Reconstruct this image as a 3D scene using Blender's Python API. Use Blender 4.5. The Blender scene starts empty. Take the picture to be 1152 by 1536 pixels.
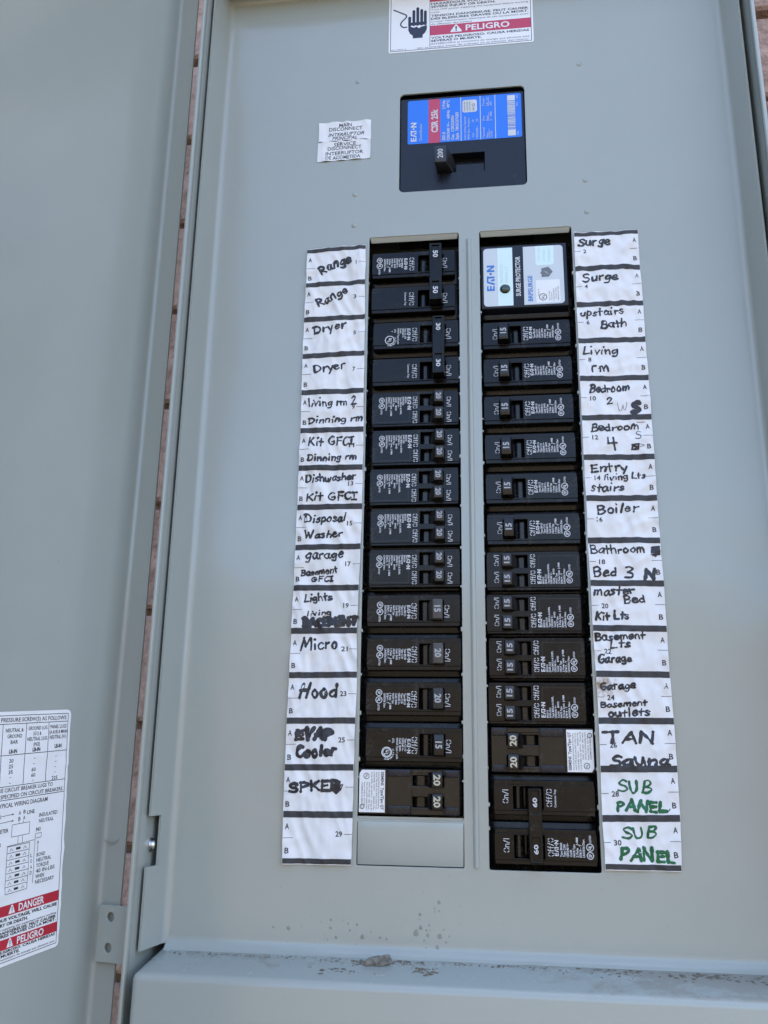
import bpy, bmesh, math, random
from mathutils import Vector, Matrix, noise

random.seed(7)
SC = bpy.context.scene
COL = SC.collection
ZC = 1.35            # height of the panel datum above the ground, metres
R = math.radians

# ------------------------------------------------------------------ camera
cam_d = bpy.data.cameras.new('camera')
cam = bpy.data.objects.new('camera', cam_d)
COL.objects.link(cam)
cam_d.sensor_fit = 'VERTICAL'
cam_d.sensor_height = 36.0
cam_d.lens = 1340.0 / 1536.0 * 36.0
cam_d.clip_start = 0.02
cam_d.clip_end = 2000.0
_r, _d, _f = (0.992232, 0.123577, 0.014318), (-0.019407, 0.267448, -0.963377), (-0.122881, 0.955615, 0.267768)
cam.matrix_world = Matrix(((_r[0], -_d[0], -_f[0], 0.013237), (_r[1], -_d[1], -_f[1], -0.517772),
                           (_r[2], -_d[2], -_f[2], -0.135930 + ZC), (0, 0, 0, 1)))
SC.camera = cam

# ------------------------------------------------------------------ sky, sun, exposure
SUN_EL, SUN_AZ = 52.0, 14.0      # the sun stands behind the wall: the panel is in open shade
world = bpy.data.worlds.new('World')
SC.world = world
world.use_nodes = True
wn = world.node_tree
sky = wn.nodes.new('ShaderNodeTexSky')
sky.sky_type = 'NISHITA'
sky.sun_disc = False
sky.sun_elevation = R(SUN_EL)
sky.sun_rotation = R(SUN_AZ)
sky.air_density = 0.9
sky.dust_density = 3.2
sky.ozone_density = 1.0
bg = wn.nodes['Background']
bg.inputs['Strength'].default_value = 0.13
wn.links.new(sky.outputs[0], bg.inputs['Color'])
sun_d = bpy.data.lights.new('sun', 'SUN')
sun_d.energy = 3.2
sun_d.angle = R(0.53)
sun_d.color = (1.0, 0.95, 0.87)
sun = bpy.data.objects.new('sun', sun_d)
COL.objects.link(sun)
_dir = Vector((math.sin(R(SUN_AZ)) * math.cos(R(SUN_EL)), math.cos(R(SUN_AZ)) * math.cos(R(SUN_EL)), math.sin(R(SUN_EL))))
sun.rotation_euler = _dir.to_track_quat('Z', 'Y').to_euler()
sun.location = _dir * 20
SC.view_settings.view_transform = 'Standard'
SC.view_settings.look = 'None'
SC.view_settings.gamma = 1.0
SC.view_settings.use_curve_mapping = False
SC.view_settings.exposure = 2.97
SC.render.engine = 'CYCLES'
SC.cycles.max_bounces = 8
SC.cycles.use_denoising = True


# ------------------------------------------------------------------ materials
def mat(name, col, rough=0.5, spec=0.5, metal=0.0, var=0.0, var_scale=30.0, bump=0.0, bump_scale=400.0, bump_dist=0.0002,
        col2=None, rough_var=0.0, stretch=(1, 1, 1), wave=0.0, dust=0.0):
    m = bpy.data.materials.new(name)
    m.use_nodes = True
    nt = m.node_tree
    b = nt.nodes['Principled BSDF']
    b.inputs['Base Color'].default_value = (*col, 1)
    b.inputs['Roughness'].default_value = rough
    b.inputs['Specular IOR Level'].default_value = spec
    b.inputs['Metallic'].default_value = metal
    tc = nt.nodes.new('ShaderNodeTexCoord')
    mp = nt.nodes.new('ShaderNodeMapping')
    mp.inputs['Scale'].default_value = stretch
    nt.links.new(tc.outputs['Object'], mp.inputs['Vector'])
    if var > 0 or rough_var > 0:
        n = nt.nodes.new('ShaderNodeTexNoise')
        n.inputs['Scale'].default_value = var_scale
        n.inputs['Detail'].default_value = 6
        n.inputs['Roughness'].default_value = 0.65
        nt.links.new(mp.outputs[0], n.inputs['Vector'])
        if var > 0:
            mx = nt.nodes.new('ShaderNodeMix')
            mx.data_type = 'RGBA'
            c2 = col2 if col2 else tuple(c * (1 - var) for c in col)
            rp = nt.nodes.new('ShaderNodeMapRange')
            rp.inputs['From Min'].default_value = 0.35
            rp.inputs['From Max'].default_value = 0.7
            nt.links.new(n.outputs['Fac'], rp.inputs['Value'])
            nt.links.new(rp.outputs[0], mx.inputs['Factor'])
            mx.inputs['A'].default_value = (*col, 1)
            mx.inputs['B'].default_value = (*c2, 1)
            nt.links.new(mx.outputs['Result'], b.inputs['Base Color'])
        if rough_var > 0:
            rr = nt.nodes.new('ShaderNodeMapRange')
            rr.inputs['From Min'].default_value = 0.3
            rr.inputs['From Max'].default_value = 0.7
            rr.inputs['To Min'].default_value = max(0.02, rough - rough_var)
            rr.inputs['To Max'].default_value = rough + rough_var
            nt.links.new(n.outputs['Fac'], rr.inputs['Value'])
            nt.links.new(rr.outputs[0], b.inputs['Roughness'])
    if dust > 0:                                   # fine pale specks of dust
        dz = nt.nodes.new('ShaderNodeTexNoise')
        dz.inputs['Scale'].default_value = 520
        dz.inputs['Detail'].default_value = 4
        nt.links.new(mp.outputs[0], dz.inputs['Vector'])
        dz2 = nt.nodes.new('ShaderNodeTexNoise')
        dz2.inputs['Scale'].default_value = 60
        nt.links.new(mp.outputs[0], dz2.inputs['Vector'])
        dm = nt.nodes.new('ShaderNodeMath')
        dm.operation = 'MULTIPLY'
        nt.links.new(dz.outputs['Fac'], dm.inputs[0])
        nt.links.new(dz2.outputs['Fac'], dm.inputs[1])
        dr = nt.nodes.new('ShaderNodeMapRange')
        dr.inputs['From Min'].default_value = 0.31
        dr.inputs['From Max'].default_value = 0.42
        dr.inputs['To Max'].default_value = dust
        nt.links.new(dm.outputs[0], dr.inputs['Value'])
        dx = nt.nodes.new('ShaderNodeMix')
        dx.data_type = 'RGBA'
        nt.links.new(dr.outputs[0], dx.inputs['Factor'])
        if b.inputs['Base Color'].links:
            nt.links.new(b.inputs['Base Color'].links[0].from_socket, dx.inputs['A'])
        else:
            dx.inputs['A'].default_value = (*col, 1)
        dx.inputs['B'].default_value = (0.11, 0.10, 0.085, 1)
        nt.links.new(dx.outputs['Result'], b.inputs['Base Color'])
    if bump > 0:
        bn = nt.nodes.new('ShaderNodeTexNoise')
        bn.inputs['Scale'].default_value = bump_scale
        bn.inputs['Detail'].default_value = 3
        nt.links.new(mp.outputs[0], bn.inputs['Vector'])
        bp = nt.nodes.new('ShaderNodeBump')
        bp.inputs['Strength'].default_value = bump
        bp.inputs['Distance'].default_value = bump_dist
        nt.links.new(bn.outputs['Fac'], bp.inputs['Height'])
        nt.links.new(bp.outputs['Normal'], b.inputs['Normal'])
        if wave > 0:                               # slow buckling of thin sheet metal
            wn_ = nt.nodes.new('ShaderNodeTexNoise')
            wn_.inputs['Scale'].default_value = 6.0
            wn_.inputs['Detail'].default_value = 1.5
            nt.links.new(mp.outputs[0], wn_.inputs['Vector'])
            wb = nt.nodes.new('ShaderNodeBump')
            wb.inputs['Strength'].default_value = 1.0
            wb.inputs['Distance'].default_value = wave
            nt.links.new(wn_.outputs['Fac'], wb.inputs['Height'])
            nt.links.new(wb.outputs['Normal'], bp.inputs['Normal'])
    return m


GREY = (0.313, 0.333, 0.295)
M = {}
M['paint'] = mat('grey_enamel', GREY, 0.16, 0.5, var=0.03, var_scale=14, rough_var=0.03, bump=0.16, bump_scale=420, bump_dist=0.0002, wave=0.006)
M['paint_door'] = mat('grey_enamel_door', GREY, 0.18, 0.5, var=0.03, var_scale=14, rough_var=0.03, bump=0.16, bump_scale=420, bump_dist=0.0002, wave=0.006)
M['black'] = mat('black_phenolic', (0.003, 0.003, 0.0035), 0.20, 0.2, var=0.6, var_scale=140, col2=(0.007, 0.0065, 0.006), bump=0.18,
                 bump_scale=900, bump_dist=0.0001, rough_var=0.07, dust=0.16)
M['black_gloss'] = mat('black_gloss_plastic', (0.003, 0.003, 0.0035), 0.2, 0.32, var=0.5, var_scale=180, col2=(0.008, 0.0075, 0.007), rough_var=0.06, dust=0.14)
M['charcoal'] = mat('charcoal_handle_plastic', (0.013, 0.013, 0.014), 0.4, 0.4, var=0.4, var_scale=260, col2=(0.022, 0.020, 0.019), rough_var=0.06, dust=0.16)
M['tan_handle'] = mat('worn_grey_brown_handle', (0.075, 0.066, 0.058), 0.5, 0.4, var=0.4, var_scale=300, col2=(0.05, 0.046, 0.042))
M['moulded'] = mat('moulded_dark_plastic', (0.003, 0.003, 0.0035), 0.25, 0.4)
M['slate'] = mat('slate_plastic_and_blue_reflection', (0.008, 0.010, 0.017), 0.32, 0.28, rough_var=0.05, var=0.2, var_scale=200)  # plastic's own colour; on the tandem's raised blocks a painted-in blue reflection
M['white_ink'] = mat('white_print', (0.55, 0.56, 0.57), 0.6, 0.3)
M['dim_ink'] = mat('faded_white_print', (0.34, 0.345, 0.35), 0.6, 0.3)
M['cream_ink'] = mat('cream_print', (0.46, 0.43, 0.32), 0.6, 0.3)
M['black_ink'] = mat('black_marker_ink', (0.012, 0.012, 0.015), 0.45, 0.4, var=0.7, var_scale=500, col2=(0.035, 0.035, 0.042))
M['green_ink'] = mat('green_marker_ink', (0.006, 0.135, 0.045), 0.5, 0.4, var=0.6, var_scale=350, col2=(0.003, 0.075, 0.028))
M['print_black'] = mat('black_label_print', (0.03, 0.03, 0.034), 0.55, 0.3)
M['bar_grey'] = mat('dark_grey_label_print', (0.048, 0.047, 0.048), 0.6, 0.3, var=0.25, var_scale=200)
M['sticker'] = mat('white_vinyl', (0.74, 0.735, 0.715), 0.4, 0.4, var=0.05, var_scale=40, bump=0.15, bump_scale=90, bump_dist=0.0006)
M['red'] = mat('red_label_print', (0.44, 0.018, 0.035), 0.45, 0.4, var=0.12, var_scale=90)
M['crimson'] = mat('crimson_label_print', (0.46, 0.045, 0.095), 0.4, 0.4)
M['navy_ink'] = mat('navy_label_print', (0.022, 0.026, 0.05), 0.5, 0.4)
M['blue'] = mat('blue_label_print', (0.018, 0.16, 0.66), 0.38, 0.4)
M['logo_blue'] = mat('logo_blue_print', (0.03, 0.16, 0.50), 0.4, 0.4)
M['silver'] = mat('silver_grey_label', (0.52, 0.555, 0.56), 0.35, 0.5)
M['mint'] = mat('pale_mint_label', (0.60, 0.74, 0.70), 0.3, 0.5)
M['mint_ink'] = mat('faded_mint_print', (0.46, 0.60, 0.57), 0.4, 0.4)
M['shield'] = mat('shield_grey_print', (0.16, 0.18, 0.19), 0.5, 0.4, var=0.4, var_scale=900)
M['led'] = mat('dark_green_lens', (0.006, 0.025, 0.010), 0.08, 0.7)
M['steel'] = mat('zinc_screw', (0.62, 0.62, 0.60), 0.28, 0.5, metal=1.0)
M['mud'] = mat('dried_mud', (0.205, 0.170, 0.125), 0.9, 0.2, var=0.6, var_scale=500, col2=(0.10, 0.08, 0.06), bump=0.6, bump_scale=900, bump_dist=0.0005)
M['spatter'] = mat('dried_mud_spatter', (0.275, 0.285, 0.24), 0.7, 0.25, var=0.6, var_scale=900, col2=(0.19, 0.18, 0.145))
M['stone'] = mat('dried_clay_clod', (0.26, 0.24, 0.195), 0.9, 0.2, var=0.7, var_scale=260, col2=(0.07, 0.06, 0.05), bump=0.8, bump_scale=500, bump_dist=0.001)
M['brick'] = mat('weathered_pink_brick', (0.42, 0.295, 0.24), 0.9, 0.2, var=0.6, var_scale=90, col2=(0.20, 0.125, 0.09), bump=0.9, bump_scale=260, bump_dist=0.002)
M['mortar'] = mat('dark_mortar', (0.27, 0.185, 0.14), 0.95, 0.1, var=0.5, var_scale=60, bump=0.8, bump_scale=150, bump_dist=0.002)
M['ground'] = mat('dry_ground', (0.15, 0.125, 0.090), 0.95, 0.1, var=0.6, var_scale=1.5, bump=0.5, bump_scale=30, bump_dist=0.01)


def paper_material():
    m = mat('wrinkled_white_paper', (0.73, 0.72, 0.70), 0.5, 0.35, var=0.10, var_scale=60, bump=0.5, bump_scale=90, bump_dist=0.0012, stretch=(1, 1, 0.4))
    return m


def stained_paper_material(cx, cz):
    m = paper_material()
    m.name = 'stained_white_paper'
    nt = m.node_tree
    b = nt.nodes['Principled BSDF']
    old = b.inputs['Base Color'].links[0].from_socket
    tc = [n for n in nt.nodes if n.type == 'TEX_COORD'][0]
    sub = nt.nodes.new('ShaderNodeVectorMath')
    sub.operation = 'SUBTRACT'
    sub.inputs[1].default_value = (cx, 0, cz)
    nt.links.new(tc.outputs['Object'], sub.inputs[0])
    mul = nt.nodes.new('ShaderNodeVectorMath')
    mul.operation = 'MULTIPLY'
    mul.inputs[1].default_value = (1 / 0.0085, 0, 1 / 0.0075)
    nt.links.new(sub.outputs[0], mul.inputs[0])
    ln = nt.nodes.new('ShaderNodeVectorMath')
    ln.operation = 'LENGTH'
    nt.links.new(mul.outputs[0], ln.inputs[0])
    nz = nt.nodes.new('ShaderNodeTexNoise')
    nz.inputs['Scale'].default_value = 330
    nz.inputs['Detail'].default_value = 5
    nt.links.new(tc.outputs['Object'], nz.inputs['Vector'])
    ad = nt.nodes.new('ShaderNodeMath')
    ad.operation = 'MULTIPLY_ADD'
    ad.inputs[1].default_value = 2.2
    nt.links.new(nz.outputs['Fac'], ad.inputs[0])
    nt.links.new(ln.outputs['Value'], ad.inputs[2])
    mr = nt.nodes.new('ShaderNodeMapRange')
    mr.inputs['From Min'].default_value = 1.95
    mr.inputs['From Max'].default_value = 1.15
    nt.links.new(ad.outputs[0], mr.inputs['Value'])
    mx = nt.nodes.new('ShaderNodeMix')
    mx.data_type = 'RGBA'
    nt.links.new(mr.outputs[0], mx.inputs['Factor'])
    nt.links.new(old, mx.inputs['A'])
    mx.inputs['B'].default_value = (0.24, 0.16, 0.085, 1)
    nt.links.new(mx.outputs['Result'], b.inputs['Base Color'])
    return m


def dusty_paint():
    """grey enamel with dust and dried silt lying on the upward faces"""
    m = mat('dusty_grey_enamel', GREY, 0.22, 0.5, var=0.03, var_scale=3, bump=0.16, bump_scale=420, bump_dist=0.0002, wave=0.006)
    nt = m.node_tree
    b = nt.nodes['Principled BSDF']
    old = b.inputs['Base Color'].links[0].from_socket
    tc = [n for n in nt.nodes if n.type == 'TEX_COORD'][0]
    geo = nt.nodes.new('ShaderNodeNewGeometry')
    sx = nt.nodes.new('ShaderNodeSeparateXYZ')
    nt.links.new(geo.outputs['True Normal'], sx.inputs[0])
    up = nt.nodes.new('ShaderNodeMapRange')
    up.inputs['From Min'].default_value = 0.6
    up.inputs['From Max'].default_value = 0.9
    nt.links.new(sx.outputs['Z'], up.inputs['Value'])
    so = nt.nodes.new('ShaderNodeSeparateXYZ')
    nt.links.new(tc.outputs['Object'], so.inputs[0])
    nz = nt.nodes.new('ShaderNodeTexNoise')
    nz.inputs['Scale'].default_value = 42
    nz.inputs['Detail'].default_value = 8
    nz.inputs['Roughness'].default_value = 0.7
    nt.links.new(tc.outputs['Object'], nz.inputs['Vector'])
    # more silt towards the right end and the back of the ledge
    ax = nt.nodes.new('ShaderNodeMapRange')
    ax.inputs['From Min'].default_value = 0.0
    ax.inputs['From Max'].default_value = 0.11
    ax.inputs['To Min'].default_value = 0.0
    ax.inputs['To Max'].default_value = 0.2
    nt.links.new(so.outputs['X'], ax.inputs['Value'])
    ay = nt.nodes.new('ShaderNodeMapRange')
    ay.inputs['From Min'].default_value = -0.030
    ay.inputs['From Max'].default_value = 0.0
    ay.inputs['To Min'].default_value = -0.06
    ay.inputs['To Max'].default_value = 0.13
    nt.links.new(so.outputs['Y'], ay.inputs['Value'])
    s1 = nt.nodes.new('ShaderNodeMath')
    nt.links.new(ax.outputs[0], s1.inputs[0])
    nt.links.new(ay.outputs[0], s1.inputs[1])
    s2 = nt.nodes.new('ShaderNodeMath')
    nt.links.new(s1.outputs[0], s2.inputs[0])
    nt.links.new(nz.outputs['Fac'], s2.inputs[1])
    th = nt.nodes.new('ShaderNodeMapRange')
    th.inputs['From Min'].default_value = 0.56
    th.inputs['From Max'].default_value = 0.68
    th.inputs['To Max'].default_value = 0.8
    nt.links.new(s2.outputs[0], th.inputs['Value'])
    mu = nt.nodes.new('ShaderNodeMath')
    mu.operation = 'MULTIPLY'
    nt.links.new(th.outputs[0], mu.inputs[0])
    nt.links.new(up.outputs[0], mu.inputs[1])
    mx = nt.nodes.new('ShaderNodeMix')
    mx.data_type = 'RGBA'
    nt.links.new(mu.outputs[0], mx.inputs['Factor'])
    nt.links.new(old, mx.inputs['A'])
    mx.inputs['B'].default_value = (0.255, 0.235, 0.19, 1)
    nt.links.new(mx.outputs['Result'], b.inputs['Base Color'])
    rg = nt.nodes.new('ShaderNodeMapRange')
    rg.inputs['To Min'].default_value = 0.22
    rg.inputs['To Max'].default_value = 0.9
    nt.links.new(mu.outputs[0], rg.inputs['Value'])
    nt.links.new(rg.outputs[0], b.inputs['Roughness'])
    return m


M['paper'] = paper_material()
M['paper_stained'] = stained_paper_material(0.0715, -0.093)
M['dusty'] = dusty_paint()


# ------------------------------------------------------------------ mesh helpers (all lengths in millimetres)
ORG = (0.0, 0.0, 0.0)     # datum of the thing being built


class MB:
    def __init__(s):
        s.v, s.f, s.lift = [], [], 0

    def add(s, vs, fs, xf=None):
        o = len(s.v)
        for p in vs:
            p = Vector(p)
            s.v.append(xf @ p if xf is not None else p)
        s.f += [tuple(i + o for i in f) for f in fs]
        return s

    def mesh(s, me, xf=None):
        s.add([v.co for v in me.vertices], [tuple(p.vertices) for p in me.polygons], xf)
        bpy.data.meshes.remove(me)
        return s

    def hull(s, pts, bevel=0.0, seg=2, xf=None):
        """8 corner points: back/front quads -> solid block, bevelled; order: bottom 4 (ccw), top 4"""
        bm = bmesh.new()
        vs = [bm.verts.new(p) for p in pts]
        for q in ((3, 2, 1, 0), (4, 5, 6, 7), (0, 1, 5, 4), (1, 2, 6, 5), (2, 3, 7, 6), (3, 0, 4, 7)):
            bm.faces.new([vs[i] for i in q])
        if bevel > 0:
            bmesh.ops.bevel(bm, geom=bm.edges[:], offset=bevel, segments=seg, profile=0.5, affect='EDGES', clamp_overlap=True)
        bmesh.ops.recalc_face_normals(bm, faces=bm.faces[:])
        me = bpy.data.meshes.new('tmp')
        bm.to_mesh(me)
        bm.free()
        return s.mesh(me, xf)

    def box(s, x0, x1, y0, y1, z0, z1, bevel=0.0, seg=2, xf=None):
        return s.hull([(x0, y0, z0), (x1, y0, z0), (x1, y1, z0), (x0, y1, z0), (x0, y0, z1), (x1, y0, z1), (x1, y1, z1), (x0, y1, z1)], bevel, seg, xf)

    def plate(s, outline, holes, y0, y1, bevel=0.2, seg=1, xf=None):
        """flat plate in the XZ plane with holes, from y0 (front) to y1 (back)"""
        cu = bpy.data.curves.new('tmp', 'CURVE')
        cu.dimensions = '2D'
        cu.fill_mode = 'BOTH'
        cu.extrude = max(0.001, (y1 - y0) / 2 - bevel)
        cu.bevel_depth = bevel
        cu.bevel_resolution = seg
        cu.offset = -bevel
        for pts in [outline] + list(holes):
            sp = cu.splines.new('POLY')
            sp.points.add(len(pts) - 1)
            for p, q in zip(sp.points, pts):
                p.co = (q[0], q[1], 0, 1)
            sp.use_cyclic_u = True
        ob = bpy.data.objects.new('tmp', cu)
        me = bpy.data.meshes.new_from_object(ob)
        bpy.data.objects.remove(ob)
        bpy.data.curves.remove(cu)
        mid = (y0 + y1) / 2
        for v in me.vertices:
            x, y, z = v.co
            v.co = (x, mid - z, y)
        return s.mesh(me, xf)

    def flat(s, pts, y, h=None):
        """a filled polygon in the XZ plane, facing -Y"""
        s.lift += 1
        yy = y - 0.0015 * (s.lift % 12)
        s.add([(p[0], yy - (h(p[0], p[1]) if h else 0), p[1]) for p in pts], [tuple(range(len(pts)))])
        return s

    def rect(s, x0, x1, z0, z1, y, h=None):
        return s.flat([(x0, z0), (x1, z0), (x1, z1), (x0, z1)], y, h)

    def disc(s, cx, cz, r, y, n=20, r_in=None, h=None):
        s.lift += 1
        yy = y - 0.0015 * (s.lift % 12)
        P = [(math.cos(2 * math.pi * i / n), math.sin(2 * math.pi * i / n)) for i in range(n)]
        out = [(cx + r * a, yy - (h(cx, cz) if h else 0), cz + r * b) for a, b in P]
        if r_in is None:
            s.add(out, [tuple(range(n))])
        else:
            inn = [(cx + r_in * a, yy - (h(cx, cz) if h else 0), cz + r_in * b) for a, b in P]
            s.add(out + inn, [(i, (i + 1) % n, n + (i + 1) % n, n + i) for i in range(n)])
        return s

    def ribbon(s, pts, pen, y, h=None, caps=True, closed=False, taper=0.0):
        """flat stroke of width pen along 2D points in the XZ plane"""
        s.lift += 1
        yy = y - 0.0025 * (s.lift % 12)
        P = [Vector(p) for p in pts]
        Q = [P[0]]
        for p in P[1:]:
            if (p - Q[-1]).length > 1e-4:
                Q.append(p)
        P = Q
        if len(P) < 2:
            P = [P[0], P[0] + Vector((pen * 0.05, 0))]
        n = len(P)
        L, Rr = [], []
        for i in range(n):
            a = (P[i] - P[i - 1]) if (i > 0 or closed) else (P[1] - P[0])
            b = (P[(i + 1) % n] - P[i]) if (i < n - 1 or closed) else (P[-1] - P[-2])
            a.normalize()
            b.normalize()
            t = a + b
            t = t.normalized() if t.length > 0.3 else b
            nn = Vector((-t.y, t.x))
            k = 1 / max(0.6, nn.dot(Vector((-a.y, a.x))))
            w = pen / 2 * (1 + taper * noise.noise(Vector((P[i].x * .55, P[i].y * .55, s.lift * 1.7))))
            L.append(P[i] + nn * w * k)
            Rr.append(P[i] - nn * w * k)
        m = lambda q: (q[0], yy - (h(q[0], q[1]) if h else 0), q[1])
        vs = [m(q) for q in L] + [m(q) for q in Rr]
        fs = [(n + i, n + (i + 1) % n, (i + 1) % n, i) for i in range(n if closed else n - 1)]
        s.add(vs, fs)
        if caps and not closed:
            for c, d in ((P[0], P[0] - P[1]), (P[-1], P[-1] - P[-2])):
                a0 = math.atan2(d.y, d.x)
                k = 6
                s.add([m(c + Vector((math.cos(a0 - math.pi / 2 + math.pi * i / k), math.sin(a0 - math.pi / 2 + math.pi * i / k))) * pen / 2) for i in range(k + 1)],
                      [tuple(range(k + 1))])
        return s

    def build(s, name, material, parent=None, smooth=None, kind=None, label=None):
        me = bpy.data.meshes.new(name)
        me.from_pydata([tuple((c - g) * 0.001 for c, g in zip(v, ORG)) for v in s.v], [], s.f)
        me.update()
        me.materials.append(M[material])
        if smooth is not None:
            for p in me.polygons:
                p.use_smooth = True
            me.set_sharp_from_angle(angle=R(smooth))
        ob = bpy.data.objects.new(name, me)
        COL.objects.link(ob)
        if parent is not None:
            ob.parent = parent
        if kind:
            ob['kind'] = kind
        if label:
            ob['label'] = label
        return ob


_tc = {}


def glyphs(txt, bold=0.0, slant=0.0, space=1.0):
    """unit mesh of printed text: vertices normalised to the box 0..1 x 0..1, plus its natural width and height"""
    key = (txt, bold, slant, space)
    if key not in _tc:
        cu = bpy.data.curves.new('tmp', 'FONT')
        cu.body = txt
        cu.resolution_u = 2
        cu.offset = bold
        cu.shear = slant
        cu.space_character = space
        ob = bpy.data.objects.new('tmp', cu)
        me = bpy.data.meshes.new_from_object(ob)
        V = [(v.co.x, v.co.y) for v in me.vertices]
        F = [tuple(p.vertices) for p in me.polygons]
        bpy.data.objects.remove(ob)
        bpy.data.curves.remove(cu)
        bpy.data.meshes.remove(me)
        x0, x1 = min(a for a, b in V), max(a for a, b in V)
        y0, y1 = min(0, min(b for a, b in V) * 0), 0.69
        _tc[key] = ([((a - x0) / (x1 - x0), (b - y0) / (y1 - y0)) for a, b in V], F, (x1 - x0) / (y1 - y0))
    return _tc[key]


def text(mb, txt, x0, z0, w, cap, y, bold=0.0, slant=0.0, h=None, rot=None, up=None):
    """printed text with its baseline from (x0,z0), width w and cap height cap (upright in XZ, or with up=True reading +Z)"""
    V, F, asp = glyphs(txt, bold, slant)
    if w is None:
        w = asp * cap
    mb.lift += 1
    yy = y - 0.0012 * (mb.lift % 8)
    out = []
    for a, b in V:
        if up:
            X, Z = x0 - b * cap, z0 + a * w
        else:
            dx, dz = a * w, b * cap
            if rot:
                dx, dz = dx * math.cos(rot) - dz * math.sin(rot), dx * math.sin(rot) + dz * math.cos(rot)
            X, Z = x0 + dx, z0 + dz
        out.append((X, yy - (h(X, Z) if h else 0), Z))
    mb.add(out, F)


def T(mb, txt, a0, a1, b0, b1, y, bold=0.0):
    """text reading +Z inside the box x a0..a1 (top of letters at a0), z b0..b1"""
    text(mb, txt, a1, b0, (b1 - b0) if b1 is not None else None, a1 - a0, y, bold, up=True)


def tag(o, label, cat, group=None, kind=None):
    o['label'] = label
    o['category'] = cat
    if group:
        o['group'] = group
    if kind:
        o['kind'] = kind
    return o


def thing(name, loc=(0, 0, 0), rot=(0, 0, 0)):
    """an Empty at a thing's base; loc in mm on the panel datum"""
    o = bpy.data.objects.new(name, None)
    o.empty_display_size = 0.01
    COL.objects.link(o)
    o.location = (loc[0] * 0.001, loc[1] * 0.001, loc[2] * 0.001 + ZC)
    o.rotation_euler = rot
    return o


def copy_tree(o, parent=None):
    c = o.copy()
    COL.objects.link(c)
    if parent is not None:
        c.parent = parent
    for ch in list(o.children):
        copy_tree(ch, c)
    return c


def rrect(x0, x1, z0, z1, r=0.0, n=4):
    if r <= 0:
        return [(x0, z0), (x1, z0), (x1, z1), (x0, z1)]
    out = []
    for cx, cz, a in ((x1 - r, z0 + r, -90), (x1 - r, z1 - r, 0), (x0 + r, z1 - r, 90), (x0 + r, z0 + r, 180)):
        for i in range(n + 1):
            t = R(a + 90 * i / n)
            out.append((cx + r * math.cos(t), cz + r * math.sin(t)))
    return out


def smooth_path(pts, k=5):
    if len(pts) < 3:
        return pts
    P = [pts[0]] + list(pts) + [pts[-1]]
    out = []
    for i in range(1, len(P) - 2):
        p0, p1, p2, p3 = (Vector(q) for q in P[i - 1:i + 3])
        for j in range(k):
            t = j / k
            out.append(tuple(0.5 * ((2 * p1) + (p2 - p0) * t + (2 * p0 - 5 * p1 + 4 * p2 - p3) * t * t + (3 * p1 - p0 - 3 * p2 + p3) * t ** 3)))
    out.append(tuple(P[-2]))
    return out


def subdiv(pts, step):
    out = [tuple(pts[0])]
    for a, b in zip(pts, pts[1:]):
        d = math.dist(a, b)
        n = max(1, int(d / step))
        out += [(a[0] + (b[0] - a[0]) * i / n, a[1] + (b[1] - a[1]) * i / n) for i in range(1, n + 1)]
    return out


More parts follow.
